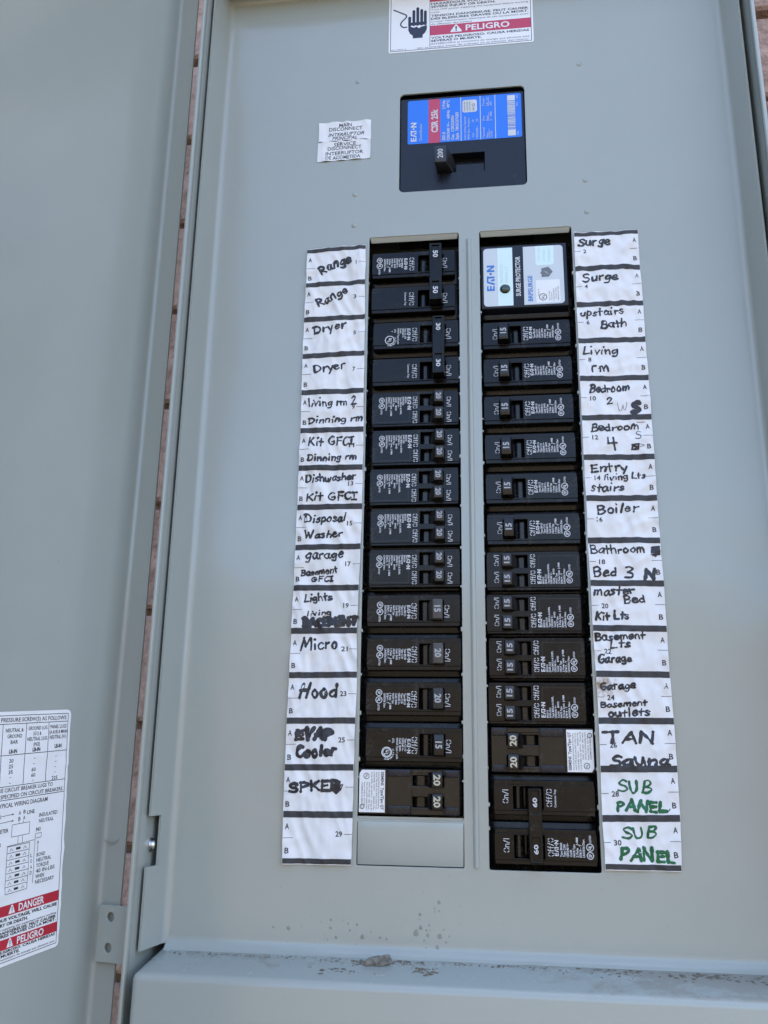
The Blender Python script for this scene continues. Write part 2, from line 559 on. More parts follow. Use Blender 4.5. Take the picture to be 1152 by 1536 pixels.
# ------------------------------------------------------------------ hand lettering (marker pen): strokes per letter, y 0 baseline .. 1 capital
S_, L_ = 's', 'l'      # smooth / straight stroke
HW = {
    'R': (.62, [(L_, [(.1, 0), (.14, 1)]), (S_, [(.05, .92), (.35, 1.02), (.55, .8), (.42, .55), (.15, .5)]), (L_, [(.22, .5), (.6, 0)])]),
    'D': (.72, [(L_, [(.12, .02), (.14, .98)]), (S_, [(.05, .95), (.42, .98), (.68, .6), (.52, .15), (.08, .02)])]),
    'K': (.66, [(L_, [(.1, 0), (.13, 1)]), (L_, [(.58, .95), (.14, .42)]), (L_, [(.24, .52), (.62, .02)])]),
    'G': (.7, [(S_, [(.6, .88), (.4, 1), (.12, .65), (.14, .2), (.42, 0), (.62, .2), (.62, .42)]), (L_, [(.36, .42), (.66, .42)])]),
    'F': (.58, [(L_, [(.12, 0), (.14, 1)]), (L_, [(.1, .98), (.58, .98)]), (L_, [(.14, .55), (.5, .56)])]),
    'C': (.6, [(S_, [(.56, .9), (.36, 1), (.1, .62), (.14, .18), (.36, 0), (.58, .14)])]),
    'I': (.44, [(L_, [(.22, 0), (.22, 1)]), (L_, [(.02, 1), (.42, 1)]), (L_, [(.02, 0), (.42, 0)])]),
    'A': (.7, [(L_, [(.04, 0), (.36, 1)]), (L_, [(.36, 1), (.66, 0)]), (L_, [(.16, .36), (.56, .36)])]),
    'B': (.64, [(L_, [(.1, 0), (.12, 1)]), (S_, [(.06, .97), (.38, 1), (.52, .8), (.4, .58), (.14, .52)]), (S_, [(.16, .53), (.48, .48), (.6, .25), (.42, .02), (.08, 0)])]),
    'E': (.56, [(L_, [(.1, 0), (.12, 1)]), (L_, [(.1, .98), (.54, .98)]), (L_, [(.12, .52), (.48, .52)]), (L_, [(.08, .02), (.55, .02)])]),
    'V': (.64, [(L_, [(.04, 1), (.3, 0)]), (L_, [(.3, 0), (.6, 1)])]),
    'P': (.58, [(L_, [(.1, 0), (.13, 1)]), (S_, [(.06, .95), (.38, 1.0), (.54, .78), (.4, .54), (.13, .48)])]),
    'S': (.6, [(S_, [(.55, .88), (.34, 1), (.1, .82), (.2, .58), (.44, .45), (.54, .22), (.34, 0), (.05, .1)])]),
    'M': (.9, [(L_, [(.02, 0), (.2, 1)]), (L_, [(.2, 1), (.4, .25)]), (L_, [(.4, .25), (.72, 1)]), (L_, [(.72, 1), (.84, 0)])]),
    'H': (.75, [(L_, [(.06, -.02), (.18, 1)]), (L_, [(.5, 0), (.66, 1)]), (L_, [(.1, .45), (.6, .5)])]),
    'L': (.54, [(L_, [(.1, 1), (.08, .03)]), (L_, [(.08, .03), (.54, .06)])]),
    'U': (.66, [(S_, [(.06, 1), (.08, .4), (.2, .04), (.42, .04), (.56, .4), (.58, 1)])]),
    'N': (.74, [(L_, [(.06, 0), (.12, 1)]), (L_, [(.12, 1), (.6, 0)]), (L_, [(.6, 0), (.66, 1)])]),
    'T': (.68, [(L_, [(.36, 0), (.38, 1)]), (L_, [(.0, .98), (.68, 1.0)])]),
    'W': (.92, [(L_, [(.04, 1), (.2, 0)]), (L_, [(.2, 0), (.44, .75)]), (L_, [(.44, .75), (.62, 0)]), (L_, [(.62, 0), (.88, 1)])]),
    'a': (.54, [(S_, [(.46, .5), (.28, .6), (.06, .34), (.16, .02), (.36, .1), (.46, .5)]), (S_, [(.47, .55), (.44, .2), (.54, .02)])]),
    'b': (.52, [(L_, [(.1, 1), (.09, .02)]), (S_, [(.1, .4), (.32, .56), (.48, .3), (.34, .02), (.09, .04)])]),
    'c': (.46, [(S_, [(.42, .5), (.26, .58), (.06, .34), (.14, .04), (.3, 0), (.44, .1)])]),
    'd': (.54, [(S_, [(.44, .46), (.24, .56), (.05, .3), (.18, .02), (.42, .14)]), (L_, [(.45, 1), (.46, 0)])]),
    'e': (.5, [(S_, [(.08, .3), (.44, .36), (.36, .58), (.14, .52), (.06, .22), (.24, .0), (.48, .12)])]),
    'g': (.54, [(S_, [(.46, .48), (.26, .58), (.06, .34), (.2, .08), (.42, .2)]), (S_, [(.47, .56), (.46, .0), (.36, -.34), (.08, -.28)])]),
    'h': (.54, [(L_, [(.1, 1), (.08, 0)]), (S_, [(.09, .36), (.3, .56), (.44, .4), (.46, 0)])]),
    'i': (.28, [(L_, [(.12, .5), (.13, 0)]), (L_, [(.14, .92), (.15, .96)])]),
    'k': (.5, [(L_, [(.1, 1), (.08, 0)]), (L_, [(.44, .6), (.1, .26)]), (L_, [(.18, .32), (.48, 0)])]),
    'l': (.24, [(L_, [(.12, 1), (.11, 0)])]),
    'm': (.78, [(L_, [(.08, .56), (.08, 0)]), (S_, [(.08, .34), (.24, .58), (.36, .44), (.37, .02)]), (S_, [(.37, .34), (.54, .58), (.68, .42), (.7, 0)])]),
    'n': (.54, [(L_, [(.08, .56), (.08, 0)]), (S_, [(.08, .34), (.28, .58), (.44, .42), (.46, 0)])]),
    'o': (.52, [(S_, [(.28, .58), (.07, .36), (.14, .04), (.36, .02), (.46, .32), (.28, .58)])]),
    'p': (.54, [(L_, [(.1, .58), (.07, -.36)]), (S_, [(.1, .46), (.34, .58), (.48, .32), (.32, .04), (.09, .1)])]),
    'r': (.42, [(L_, [(.08, .56), (.1, 0)]), (S_, [(.1, .32), (.2, .52), (.4, .54)])]),
    's': (.44, [(S_, [(.4, .5), (.22, .58), (.08, .44), (.24, .3), (.38, .16), (.22, 0), (.04, .06)])]),
    't': (.42, [(L_, [(.2, .95), (.2, .02)]), (L_, [(.02, .56), (.42, .58)])]),
    'u': (.54, [(S_, [(.07, .56), (.08, .18), (.22, .02), (.4, .14), (.46, .56)]), (L_, [(.46, .56), (.5, 0)])]),
    'v': (.48, [(L_, [(.05, .56), (.22, .02)]), (L_, [(.22, .02), (.45, .58)])]),
    'w': (.7, [(S_, [(.04, .56), (.12, .06), (.24, .04), (.36, .42)]), (S_, [(.36, .42), (.42, .04), (.56, .06), (.68, .58)])]),
    'y': (.5, [(L_, [(.06, .56), (.24, .06)]), (L_, [(.46, .58), (.12, -.36)])]),
    '2': (.56, [(S_, [(.08, .78), (.26, 1), (.48, .8), (.32, .4), (.05, .04)]), (L_, [(.05, .04), (.56, .06)])]),
    '3': (.56, [(S_, [(.08, .9), (.34, 1), (.48, .78), (.22, .54)]), (S_, [(.22, .54), (.54, .4), (.46, .06), (.06, .04)])]),
    '4': (.6, [(L_, [(.1, 1), (.06, .46)]), (L_, [(.06, .46), (.58, .5)]), (L_, [(.46, 1), (.48, 0)])]),
    ' ': (.3, []),
}


def handwrite(mb, txt, x0, z0, x1, z1, cap, pen, y, h, seed):
    """marker lettering along the baseline (x0,z0)-(x1,z1)"""
    rnd = random.Random(seed)
    ws = [HW[c][0] + 0.09 for c in txt]
    tot = sum(ws) - 0.09
    L = math.dist((x0, z0), (x1, z1))
    ux, uz = (x1 - x0) / L, (z1 - z0) / L
    sx = L / tot
    cur = 0.0
    for c, w in zip(txt, ws):
        dy, sl, k = rnd.uniform(-.05, .08), rnd.uniform(-.08, .18), rnd.uniform(.84, 1.08)
        for kind, st in HW[c][1]:
            pts = [(px + rnd.uniform(-.045, .045), py + rnd.uniform(-.05, .05)) for px, py in st]
            pts = smooth_path(pts, 5) if kind == S_ else smooth_path([pts[0], ((pts[0][0] + pts[1][0]) / 2 + rnd.uniform(-.03, .03), (pts[0][1] + pts[1][1]) / 2), pts[1]], 4)
            W = []
            for px, py in pts:
                a = (cur + px + sl * py) * sx
                b = (py * k + dy) * cap
                W.append((x0 + ux * a - uz * b, z0 + uz * a + ux * b))
            mb.ribbon(subdiv(W, .7), pen * (1.1 if pen < 1.15 else 1.3) * rnd.uniform(.82, 1.2), y, h, taper=.6)
        cur += w
HAND=[
(1,'Range',-97.6,172.3,-77.3,181.3,6.0,1.20,0),
(3,'Range',-98.5,148.8,-78.7,157.9,5.4,1.10,0),
(5,'Dryer',-100.9,129.4,-79.8,133.1,5.5,1.10,0),
(7,'Dryer',-99.6,101.5,-79.6,104.5,5.6,1.10,0),
(9,'living rm 2',-102.5,78.7,-71.9,78.8,5.4,0.90,0),
(9,'Dinning rm',-102.3,67.7,-67.5,68.1,4.2,1.00,0),
(11,'Kit GFCI',-101.7,52.5,-72.9,52.8,5.6,1.00,0),
(11,'Dinning rm',-101.9,42.4,-71.1,43.0,4.1,1.00,0),
(13,'Dishwasher',-102.5,28.9,-71.1,29.9,4.8,1.00,0),
(13,'Kit GFCI',-102.0,17.0,-69.9,17.2,5.2,1.10,0),
(15,'Disposal',-101.8,3.1,-76.6,3.6,4.6,1.10,0),
(15,'Washer',-102.0,-6.9,-78.4,-6.1,4.5,1.00,0),
(17,'garage',-100.4,-19.7,-77.6,-19.2,5.6,1.10,0),
(17,'Basement',-103.0,-29.9,-80.5,-28.3,3.6,0.90,0),
(17,'GFCI',-96.7,-33.7,-83.0,-33.3,3.2,0.90,0),
(19,'Lights',-100.4,-45.6,-83.4,-44.5,4.1,1.00,0),
(19,'living',-98.3,-54.2,-83.7,-53.5,3.2,0.80,0),
(19,'BASEMENT',-100.1,-60.5,-68.4,-59.5,4.6,1.70,0),
(21,'Micro',-101.3,-74.1,-79.1,-73.2,6.9,1.10,0),
(23,'Hood',-101.3,-101.8,-78.9,-101.1,7.8,1.20,0),
(25,'EVAP',-102.3,-125.3,-81.0,-124.4,5.9,1.80,0),
(25,'Cooler',-101.7,-135.2,-78.7,-133.4,5.9,1.60,0),
(27,'SPKER',-104.4,-154.2,-75.6,-152.4,5.4,1.30,0),
(2,'Surge',69.5,183.2,89.6,183.1,5.2,1.10,0),
(4,'Surge',71.1,157.4,92.9,157.4,5.4,1.10,0),
(6,'upstairs',68.4,133.2,95.3,133.8,4.8,0.90,0),
(6,'Bath',80.7,124.2,96.6,125.1,5.0,1.00,0),
(8,'Living',69.2,107.1,90.4,107.3,5.1,0.90,0),
(8,'rm',73.9,95.4,84.6,95.9,6.7,1.00,0),
(10,'Bedroom',71.9,81.9,95.7,82.2,4.8,1.00,0),
(10,'2',82.0,74.3,85.5,74.2,4.1,0.90,0),
(10,'w',88.3,69.1,94.0,69.6,9.6,0.30,0),
(10,'S',96.4,68.1,101.3,68.4,7.2,1.80,0),
(12,'Bedroom',71.6,56.7,99.7,57.1,4.7,0.90,0),
(12,'S',97.3,50.8,101.3,50.9,5.6,0.40,0),
(12,'4',80.9,44.5,86.6,44.5,7.3,1.10,0),
(14,'Entry',70.1,30.9,92.1,31.4,5.2,1.00,0),
(14,'living Lts',77.7,25.6,101.8,26.7,3.5,0.90,0),
(14,'stairs',69.8,18.9,88.9,19.1,4.7,0.90,0),
(16,'Boiler',72.9,5.1,96.1,6.2,5.1,1.00,0),
(18,'Bathroom',68.1,-19.0,98.5,-18.4,5.1,0.90,0),
(18,'Bed',68.9,-32.4,82.2,-31.9,5.4,1.10,0),
(18,'3',86.3,-33.6,91.5,-33.6,6.7,1.00,0),
(18,'N',97.4,-34.5,103.8,-34.2,5.8,1.60,0),
(20,'master',68.3,-43.4,91.2,-42.6,5.0,1.10,0),
(20,'Bed',85.3,-48.0,97.2,-47.3,4.3,0.90,0),
(20,'Kit Lts',68.7,-57.5,87.5,-57.1,4.7,1.00,0),
(22,'Basement',68.1,-69.1,95.8,-67.8,4.2,1.00,0),
(22,'Lts',76.3,-73.5,87.4,-72.6,4.2,0.90,0),
(22,'Garage',69.1,-81.8,87.5,-80.7,4.4,1.00,0),
(24,'Garage',69.3,-96.3,88.7,-95.6,4.0,1.00,0),
(24,'Basement',69.3,-106.1,94.5,-104.7,3.4,0.90,0),
(24,'outlets',73.3,-111.2,95.4,-110.1,4.2,1.00,0),
(26,'TAN',70.3,-124.8,97.6,-125.3,6.6,1.30,0),
(26,'Sauna',73.0,-137.1,104.2,-136.5,6.2,1.30,0),
(28,'SUB',76.6,-150.7,93.7,-150.6,6.2,1.10,1),
(28,'PANEL',75.1,-160.4,100.9,-160.4,5.2,1.20,1),
(30,'SUB',77.4,-174.0,94.9,-173.7,5.2,1.10,1),
(30,'PANEL',75.3,-185.0,103.7,-185.5,5.8,1.30,1),
]
SCRIB=[
(12,[(95.3,47.3),(99.1,47.6),(98.7,44.6),(95.1,44.5),(95.6,46.5),(98.4,46.1),(96.9,44.9)],1.10,0),
(12,[(99.3,47.9),(102.5,46.8),(99.8,45.9)],0.30,0),
(12,[(98.9,61.6),(103.6,61.6)],0.30,0),
(18,[(102.9,-15.6),(106.6,-15.3),(106.5,-16.7),(102.8,-17.1),(102.7,-18.3),(106.7,-17.9),(106.6,-19.4),(102.8,-19.9),(104.5,-20.4)],1.50,0),
(27,[(-79.7,-147.5),(-76.5,-147.9),(-78.6,-149.6),(-76.1,-150.2),(-79.3,-151.4),(-76.2,-152.2),(-77.9,-153.7),(-79.3,-152.5)],1.80,0),
(28,[(97.1,-160.9),(101.4,-160.6),(102.9,-158.8)],0.50,1),
(19,[(-84.1,-58.6),(-80.8,-56.0),(-78.9,-60.0),(-75.6,-56.0),(-73.2,-59.8),(-69.3,-56.1)],1.40,0),
(19,[(-98.4,-60.1),(-95.7,-55.9),(-92.7,-59.9),(-89.9,-56.3),(-87.7,-59.7)],1.20,0),
(10,[(98.3,73.9),(99.7,72.2),(98.1,70.8),(100.1,69.6)],1.20,0),
]
BAR_L=[(-107.4,190.1,-68.0,191.2),(-107.2,164.7,-67.9,165.3),(-107.6,139.5,-67.5,140.3),(-107.6,113.9,-67.3,114.6),(-107.2,88.6,-67.1,88.5),(-106.9,62.9,-66.7,62.6),(-107.1,38.1,-66.8,37.8),(-107.0,12.8,-66.6,12.8),(-107.2,-12.4,-67.0,-12.4),(-107.2,-37.3,-67.5,-37.5),(-107.5,-63.1,-68.1,-62.9),(-107.5,-88.9,-67.5,-88.5),(-107.8,-114.8,-67.8,-114.3),(-107.7,-140.6,-68.2,-140.0),(-107.6,-165.8,-68.1,-165.3),(-106.9,-190.2,-68.4,-189.8)]
BAR_R=[(67.3,191.4,107.4,191.3),(67.1,167.0,107.3,166.3),(66.9,141.6,107.6,140.9),(66.8,116.5,107.3,115.9),(66.6,91.2,107.7,90.4),(66.7,65.6,107.7,64.8),(66.7,40.2,107.7,39.4),(66.9,14.7,107.6,14.1),(66.8,-10.7,107.8,-11.3),(67.1,-36.1,108.1,-36.7),(67.2,-61.9,107.8,-62.6),(67.7,-87.6,107.9,-88.0),(67.9,-113.1,108.2,-113.1),(67.7,-138.8,108.2,-138.2),(67.3,-164.3,108.0,-163.4),(67.7,-188.5,106.9,-188.2)]
SPAT=[ (-110.8,-224.2,0.76),(-107.6,-204.1,0.38),(-89.9,-209.1,0.38),(-86.8,-214.3,0.30),(-89.6,-218.2,0.46),(-84.4,-220.9,0.38),(-79.2,-223.6,1.06),(-79.0,-219.4,0.76),(-94.9,-223.3,0.53),(-102.2,-224.4,1.37),(-82.0,-226.8,0.46),(-75.9,-228.1,1.06),(-72.3,-219.6,0.46),(-69.5,-221.0,0.61),(-68.4,-224.4,0.76),(-64.7,-221.4,0.91),(-61.7,-227.4,1.67),(-57.1,-224.9,0.53),(-52.0,-227.4,0.84),(-48.5,-228.0,0.91),(-39.6,-220.9,0.30),(-34.5,-212.4,0.30),(-32.8,-224.4,1.98),(-30.6,-215.3,1.06),(-30.9,-217.7,0.46),(-30.3,-221.8,1.37),(-27.2,-223.0,0.76),(-25.6,-220.4,0.76),(-26.5,-225.3,1.06),(-25.2,-222.8,0.38),(-20.1,-225.8,1.52),(-17.8,-222.4,0.61),(-16.7,-228.5,0.76),(-15.1,-225.6,0.61),(-27.2,-231.8,1.06),(-21.3,-231.5,1.67),(-9.1,-219.1,0.38),(4.2,-215.0,0.23),(13.3,-218.3,0.38),(-102.5,-231.4,0.61),(-95.4,-230.6,0.30),(-87.5,-230.9,0.46),(-82.1,-231.0,0.46),(-80.4,-229.4,0.53),(-65.2,-231.3,0.61),(-64.2,-232.8,0.46),(-56.3,-234.4,0.53),(-61.3,-232.9,0.46),(-29.1,-203.9,0.38),(-20.4,-209.0,1.22),(-22.9,-212.0,0.68),(-22.6,-213.7,0.53),(-20.4,-213.1,0.61),(-14.7,-195.3,0.46),(-1.1,-198.6,0.30),(-9.0,-210.4,0.38),(-5.2,-233.1,0.68),(-42.1,-226.3,0.30),(-28.4,-228.1,0.61)]


# ================================================================== THE SETTING
gm = MB()
gv, gf = [], []
for gy, gz in ((400000, 0), (0, 0), (-7000, 0), (-9000, 700), (-12500, 3400), (-15000, 4300), (-60000, 4600), (-400000, 4600)):   # open yard, then an unseen bank added for the plastic's brown low reflections
    gv += [(-400000, gy, gz), (400000, gy, gz)]
gf = [(2 * i, 2 * i + 2, 2 * i + 3, 2 * i + 1) for i in range(7)]
gm.add(gv, gf)
ground = gm.build('ground', 'ground')
ground['kind'] = 'structure'

# brick wall behind the panel
wall = thing('brick_wall', (0, 90, -ZC * 1000))
tag(wall, 'weathered pinkish brick wall with dark joints behind the grey electrical panel', 'wall')
b = MB()
b.box(-2600, 2600, -8, 220, 0, 3400)
b.build('mortar_bed', 'mortar', wall)
bl, bh, jt = 203.0, 71.0, 6.0
cells = []
for row in range(int(3400 / (bh + jt))):
    z0 = row * (bh + jt) + 5
    off = (bl + jt) / 2 if row % 2 else 0
    for k in range(-13, 13):
        x0 = k * (bl + jt) + off - 96
        if x0 < -2590 or x0 + bl > 2590:
            continue
        cx, cz = x0 + bl / 2, z0 + bh / 2 - ZC * 1000
        if abs(cx) < 60 and -330 < cz < 330:
            continue
        cells.append((math.hypot(max(0, abs(cx) - 180) * 1.0, max(0, abs(cz) - 300)), x0, z0))
cells.sort()
protos = []
for k in range(5):
    q = MB()
    rn = random.Random(k)
    j = lambda a: a + rn.uniform(-1.6, 1.6)
    q.hull([(j(0), -8.5, j(0)), (j(bl), -8.5, j(0)), (bl, 6, 0), (0, 6, 0), (j(0), -8.5, j(bh)), (j(bl), -8.5, j(bh)), (bl, 6, bh), (0, 6, bh)], 2.2, 1)
    protos.append(q)
pm = []
for k, q in enumerate(protos):
    me = bpy.data.meshes.new('brick')
    me.from_pydata([tuple(c * 0.001 for c in v) for v in q.v], [], q.f)
    me.materials.append(M['brick'])
    pm.append(me)
for i, (d, x0, z0) in enumerate(cells[:280]):
    o = bpy.data.objects.new('brick', pm[i % 5])
    COL.objects.link(o)
    o.parent = wall
    o.location = (x0 * .001, (-9 + random.uniform(-2, 2)) * .001, z0 * .001)
rest = MB()
for i, (d, x0, z0) in enumerate(cells[280:]):
    q = protos[i % 5]
    rest.add(q.v, q.f, Matrix.Translation((x0, -9 + random.uniform(-2, 2), z0)))
rest.build('brick_field', 'brick', wall, kind='stuff')

# ================================================================== THE PANEL
panel = thing('electrical_panel', (0, 0, 0))
tag(panel, 'open grey painted steel electrical panel with its door swung to the left', 'electrical panel')

HX = Matrix(((0, 0, 1, 0), (1, 0, 0, 0), (0, 1, 0, 0), (0, 0, 0, 1)))     # (p,q,r) -> x=r, y=p, z=q


def sheet(mb, prof, r0, r1, t, xf=None, n=1):
    """sheet metal: polyline profile swept from r0 to r1, thickness t to the left of the profile's run"""
    P = [Vector(p) for p in prof]
    N = []
    for i in range(len(P)):
        a = (P[i] - P[i - 1]).normalized() if i else (P[1] - P[0]).normalized()
        c = (P[i + 1] - P[i]).normalized() if i < len(P) - 1 else a
        d = (a + c).normalized()
        N.append(P[i] + Vector((-d.y, d.x)) * t / max(.5, d.dot(a)))
    m = len(P)
    vs, fs = [], []
    for k in range(n + 1):
        r = r0 + (r1 - r0) * k / n
        vs += [(p.x, p.y, r) for p in P] + [(p.x, p.y, r) for p in N]
    for k in range(n):
        o, e = k * 2 * m, (k + 1) * 2 * m
        for i in range(m - 1):
            fs.append((o + i, o + i + 1, e + i + 1, e + i))
            fs.append((o + m + i + 1, o + m + i, e + m + i, e + m + i + 1))
        fs.append((o + m, o, e, e + m))
        fs.append((o + m - 1, o + 2 * m - 1, e + 2 * m - 1, e + m - 1))
    for i in range(m - 1):
        fs.append((i + 1, i, m + i, m + i + 1))
        e = n * 2 * m
        fs.append((e + i, e + i + 1, e + m + i + 1, e + m + i))
    bm = bmesh.new()
    V = [bm.verts.new(v) for v in vs]
    for f in fs:
        bm.faces.new([V[i] for i in f])
    bmesh.ops.recalc_face_normals(bm, faces=bm.faces[:])
    me = bpy.data.meshes.new('tmp')
    bm.to_mesh(me)
    bm.free()
    mb.mesh(me, xf)


def arc(cx, cy, r, a0, a1, n=6):
    return [(cx + r * math.cos(R(a0 + (a1 - a0) * i / n)), cy + r * math.sin(R(a0 + (a1 - a0) * i / n))) for i in range(n + 1)]


# enclosure: the deep steel box
for x0, x1, h0, h1 in ((-179.9, -178.4, -180.1, -178.0), (180.0, 181.5, 179.6, 181.9)):
    m = MB()
    m.box(x0, x1, -36, 70, -520, 424, 0.35, 1)
    m.box(h0, h1, -37.0, -32, -520, 424, 0.7, 2)          # rolled front hem
    m.build('enclosure_side', 'paint', panel, 40)
m = MB()
m.box(-180, 180, 68, 70, -520, 424)
m.build('enclosure_back', 'paint', panel)
m = MB()
m.box(-180, 180, -36, 68, 422, 424, 0.4, 1)
m.build('enclosure_top', 'paint', panel, 40)
m = MB()
m.box(-180, 180, -36, 68, -520, -518, 0.4, 1)
m.build('enclosure_bottom', 'paint', panel, 40)

# dead front: pressed plate with the breaker openings
mainhole = rrect(-46.4, 38.9, 232.0, 310.3, 3.2, 5)
lhole = rrect(-65.8, -6.7, -167.6, 198.7, 1.2, 3)
lfill = rrect(-65.8, -6.7, -191.6, -168.6, 0.8, 3)
rhole = rrect(6.7, 65.9, -192.0, 198.7, 1.2, 3)
m = MB()
m.plate(rrect(-168.5, 168.5, -229.5, 398.0), [mainhole, lhole, lfill, rhole], 0, 1.5, 0.25, 2)
for v in m.v:                                     # the outer border runs straight into the bends
    if (abs(v.x) > 168.1 or v.z < -229.1 or v.z > 397.6) and v.y < .7:
        v.y = 0.0
        if abs(v.x) > 168.1:
            v.x = math.copysign(168.5, v.x)
        v.z = -229.5 if v.z < -229.1 else 398.0 if v.z > 397.6 else v.z
dead = m.build('dead_front', 'paint', panel, 35)
for cx in (-36.25, 36.25):                       # tabs bent inwards at the top of each opening
    m = MB()
    m.hull([(cx - 29.3, 0.3, 198.9), (cx + 29.3, 0.3, 198.9), (cx + 28.6, 2.6, 195.6), (cx - 28.6, 2.6, 195.6),
            (cx - 29.3, 0.3, 200.2), (cx + 29.3, 0.3, 200.2), (cx + 28.6, 3.6, 196.4), (cx - 28.6, 3.6, 196.4)], 0.3, 1)
    m.build('bent_tab', 'paint', dead, 35)
m = MB()                                          # breaker filler still in place at the bottom left
m.hull([(-65.3, 0.25, -191.1), (-7.15, 0.25, -191.1), (-7.15, 1.5, -191.1), (-65.3, 1.5, -191.1),
        (-65.6, 0.1, -168.0), (-6.9, 0.1, -168.0), (-6.9, 1.3, -168.0), (-65.6, 1.3, -168.0)], 0.3, 2)
m.box(-65.8, -6.7, 1.6, 2.4, -170, -166.0)
m.build('filler_plate', 'paint', dead, 35)
m = MB()                                          # torn nubs left along the opening edges where the fillers were twisted out
rn = random.Random(77)
for ex, sg in ((-65.8, 1), (-6.7, -1), (6.7, 1), (65.9, -1)):
    for k in range(1, 15):
        if ex < 0 and k > 13:
            continue
        for dz in (-5.5, 5.5) if rn.random() < .45 else (0,):
            z = 190.5 - k * 25.4 + dz + rn.uniform(-1.5, 1.5)
            d, hh = rn.uniform(.35, 1.0), rn.uniform(.5, 1.3)
            xa, xb = sorted((ex - sg * .3, ex + sg * d))
            m.box(xa, xb, -.05 + rn.uniform(-.25, .1), 1.3, z - hh, z + hh, .25, 1)
m.build('torn_nubs', 'paint', dead, 40, kind='stuff')
m = MB()                                          # pressed rib between the two breaker columns
prof = [(-2.6, 0.3), (-1.7, -0.1), (-1.2, -0.8), (-0.5, -1.35), (0.5, -1.35), (1.2, -0.8), (1.7, -0.1), (2.6, 0.3)]
sheet(m, prof, -191.0, 193.5, 0.5)
m.build('pressed_rib', 'paint', dead, 60)
for sx in (-1, 1):
    for z in (324.0, 232.3, 208.6):
        m = MB()
        n = 14
        vs = [(0, -0.75, 0)]
        fs = []
        for ring, (rr, yy) in enumerate(((0.8, -0.65), (1.4, -0.35), (1.9, 0.1))):
            vs += [(rr * math.cos(2 * math.pi * i / n), yy, rr * math.sin(2 * math.pi * i / n)) for i in range(n)]
        fs += [(0, 1 + i, 1 + (i + 1) % n) for i in range(n)]
        for ring in range(2):
            o = 1 + ring * n
            fs += [(o + i, o + n + i, o + n + (i + 1) % n, o + (i + 1) % n) for i in range(n)]
        m.add(vs, fs, Matrix.Translation((76.4 * sx, 0, z)))
        m.build('dimple', 'paint', dead, 80)

# side flanges of the dead front, bent towards the viewer
for sx in (-1, 1):
    m = MB()
    for z0, z1, ye in ((-167.0, 402.0, -25.0), (-193.0, -167.0, -13.5), (-234.3, -193.0, -25.0)):
        k = (-ye - 3.2) / 21.8
        prof = [(-168.5, 0.0), (-168.9, 0.0)] + arc(-168.9, -3.6, 3.6, 90, 172, 7)[1:] + [(-172.2 - 3.3 * k, ye)]
        if sx > 0:
            prof = [(-x, y) for x, y in prof]
        sheet(m, prof, z0, z1, -1.3 if sx < 0 else 1.3, n=1)
    m.build('side_flange', 'paint', panel, 40)
# top flange and bottom bend
m = MB()
prof = [(0.0, 398.0), (0.0, 398.5)] + [(-3.5 + 3.5 * math.cos(R(a)), 399.0 + 3.5 * math.sin(R(a))) for a in (10, 30, 50, 70, 90)] + [(-24, 403.0)]
sheet(m, prof, -172.5, 172.5, -1.3, HX)
m.build('top_flange', 'paint', panel, 40)
m = MB()
prof = [(0.0, -229.5), (0.0, -229.9)] + [(-.1, -231.4), (-.5, -232.9), (-1.2, -234.2), (-2.3, -235.4), (-3.6, -236.4), (-5.2, -237.4)]
sheet(m, prof, -170.5, 170.5, 1.3, HX)
m.build('bottom_bend', 'paint', panel, 40)
# lower cover: sloping dusty ledge and front
m = MB()
m.hull([(-173.6, -39.6, -500), (173.6, -39.6, -500), (173.6, 4, -500), (-173.6, 4, -500),
        (-173.6, -39.6, -241.6), (173.6, -39.6, -241.6), (173.6, 4, -235.8), (-173.6, 4, -235.8)], 3.6, 5)
m.build('lower_cover', 'dusty', panel, 50)
# screw on the left side wall
m = MB()
n = 16
for rr0, x0, rr1, x1 in ((0.2, 3.3, 1.6, 3.1), (1.6, 3.1, 2.4, 2.2), (2.4, 2.2, 2.6, 0.9), (3.8, 0.8, 3.8, 0.0)):
    vs = [(x0, rr0 * math.cos(2 * math.pi * i / n), rr0 * math.sin(2 * math.pi * i / n)) for i in range(n)] + \
         [(x1, rr1 * math.cos(2 * math.pi * i / n), rr1 * math.sin(2 * math.pi * i / n)) for i in range(n)]
    m.add(vs, [(i, (i + 1) % n, n + (i + 1) % n, n + i) for i in range(n)], Matrix.Translation((-178.4, -15.5, -182.4)))
m.add([(0.9, 3.8 * math.cos(2 * math.pi * i / n), 3.8 * math.sin(2 * math.pi * i / n)) for i in range(n)], [tuple(range(n))], Matrix.Translation((-178.4, -15.5, -182.4)))
screw = m.build('screw', 'steel', panel, 50)
m = MB()
m.box(-175.7, -174.9, -15.9, -15.1, -184.4, -180.4)
m.build('screw_slot', 'moulded', screw)

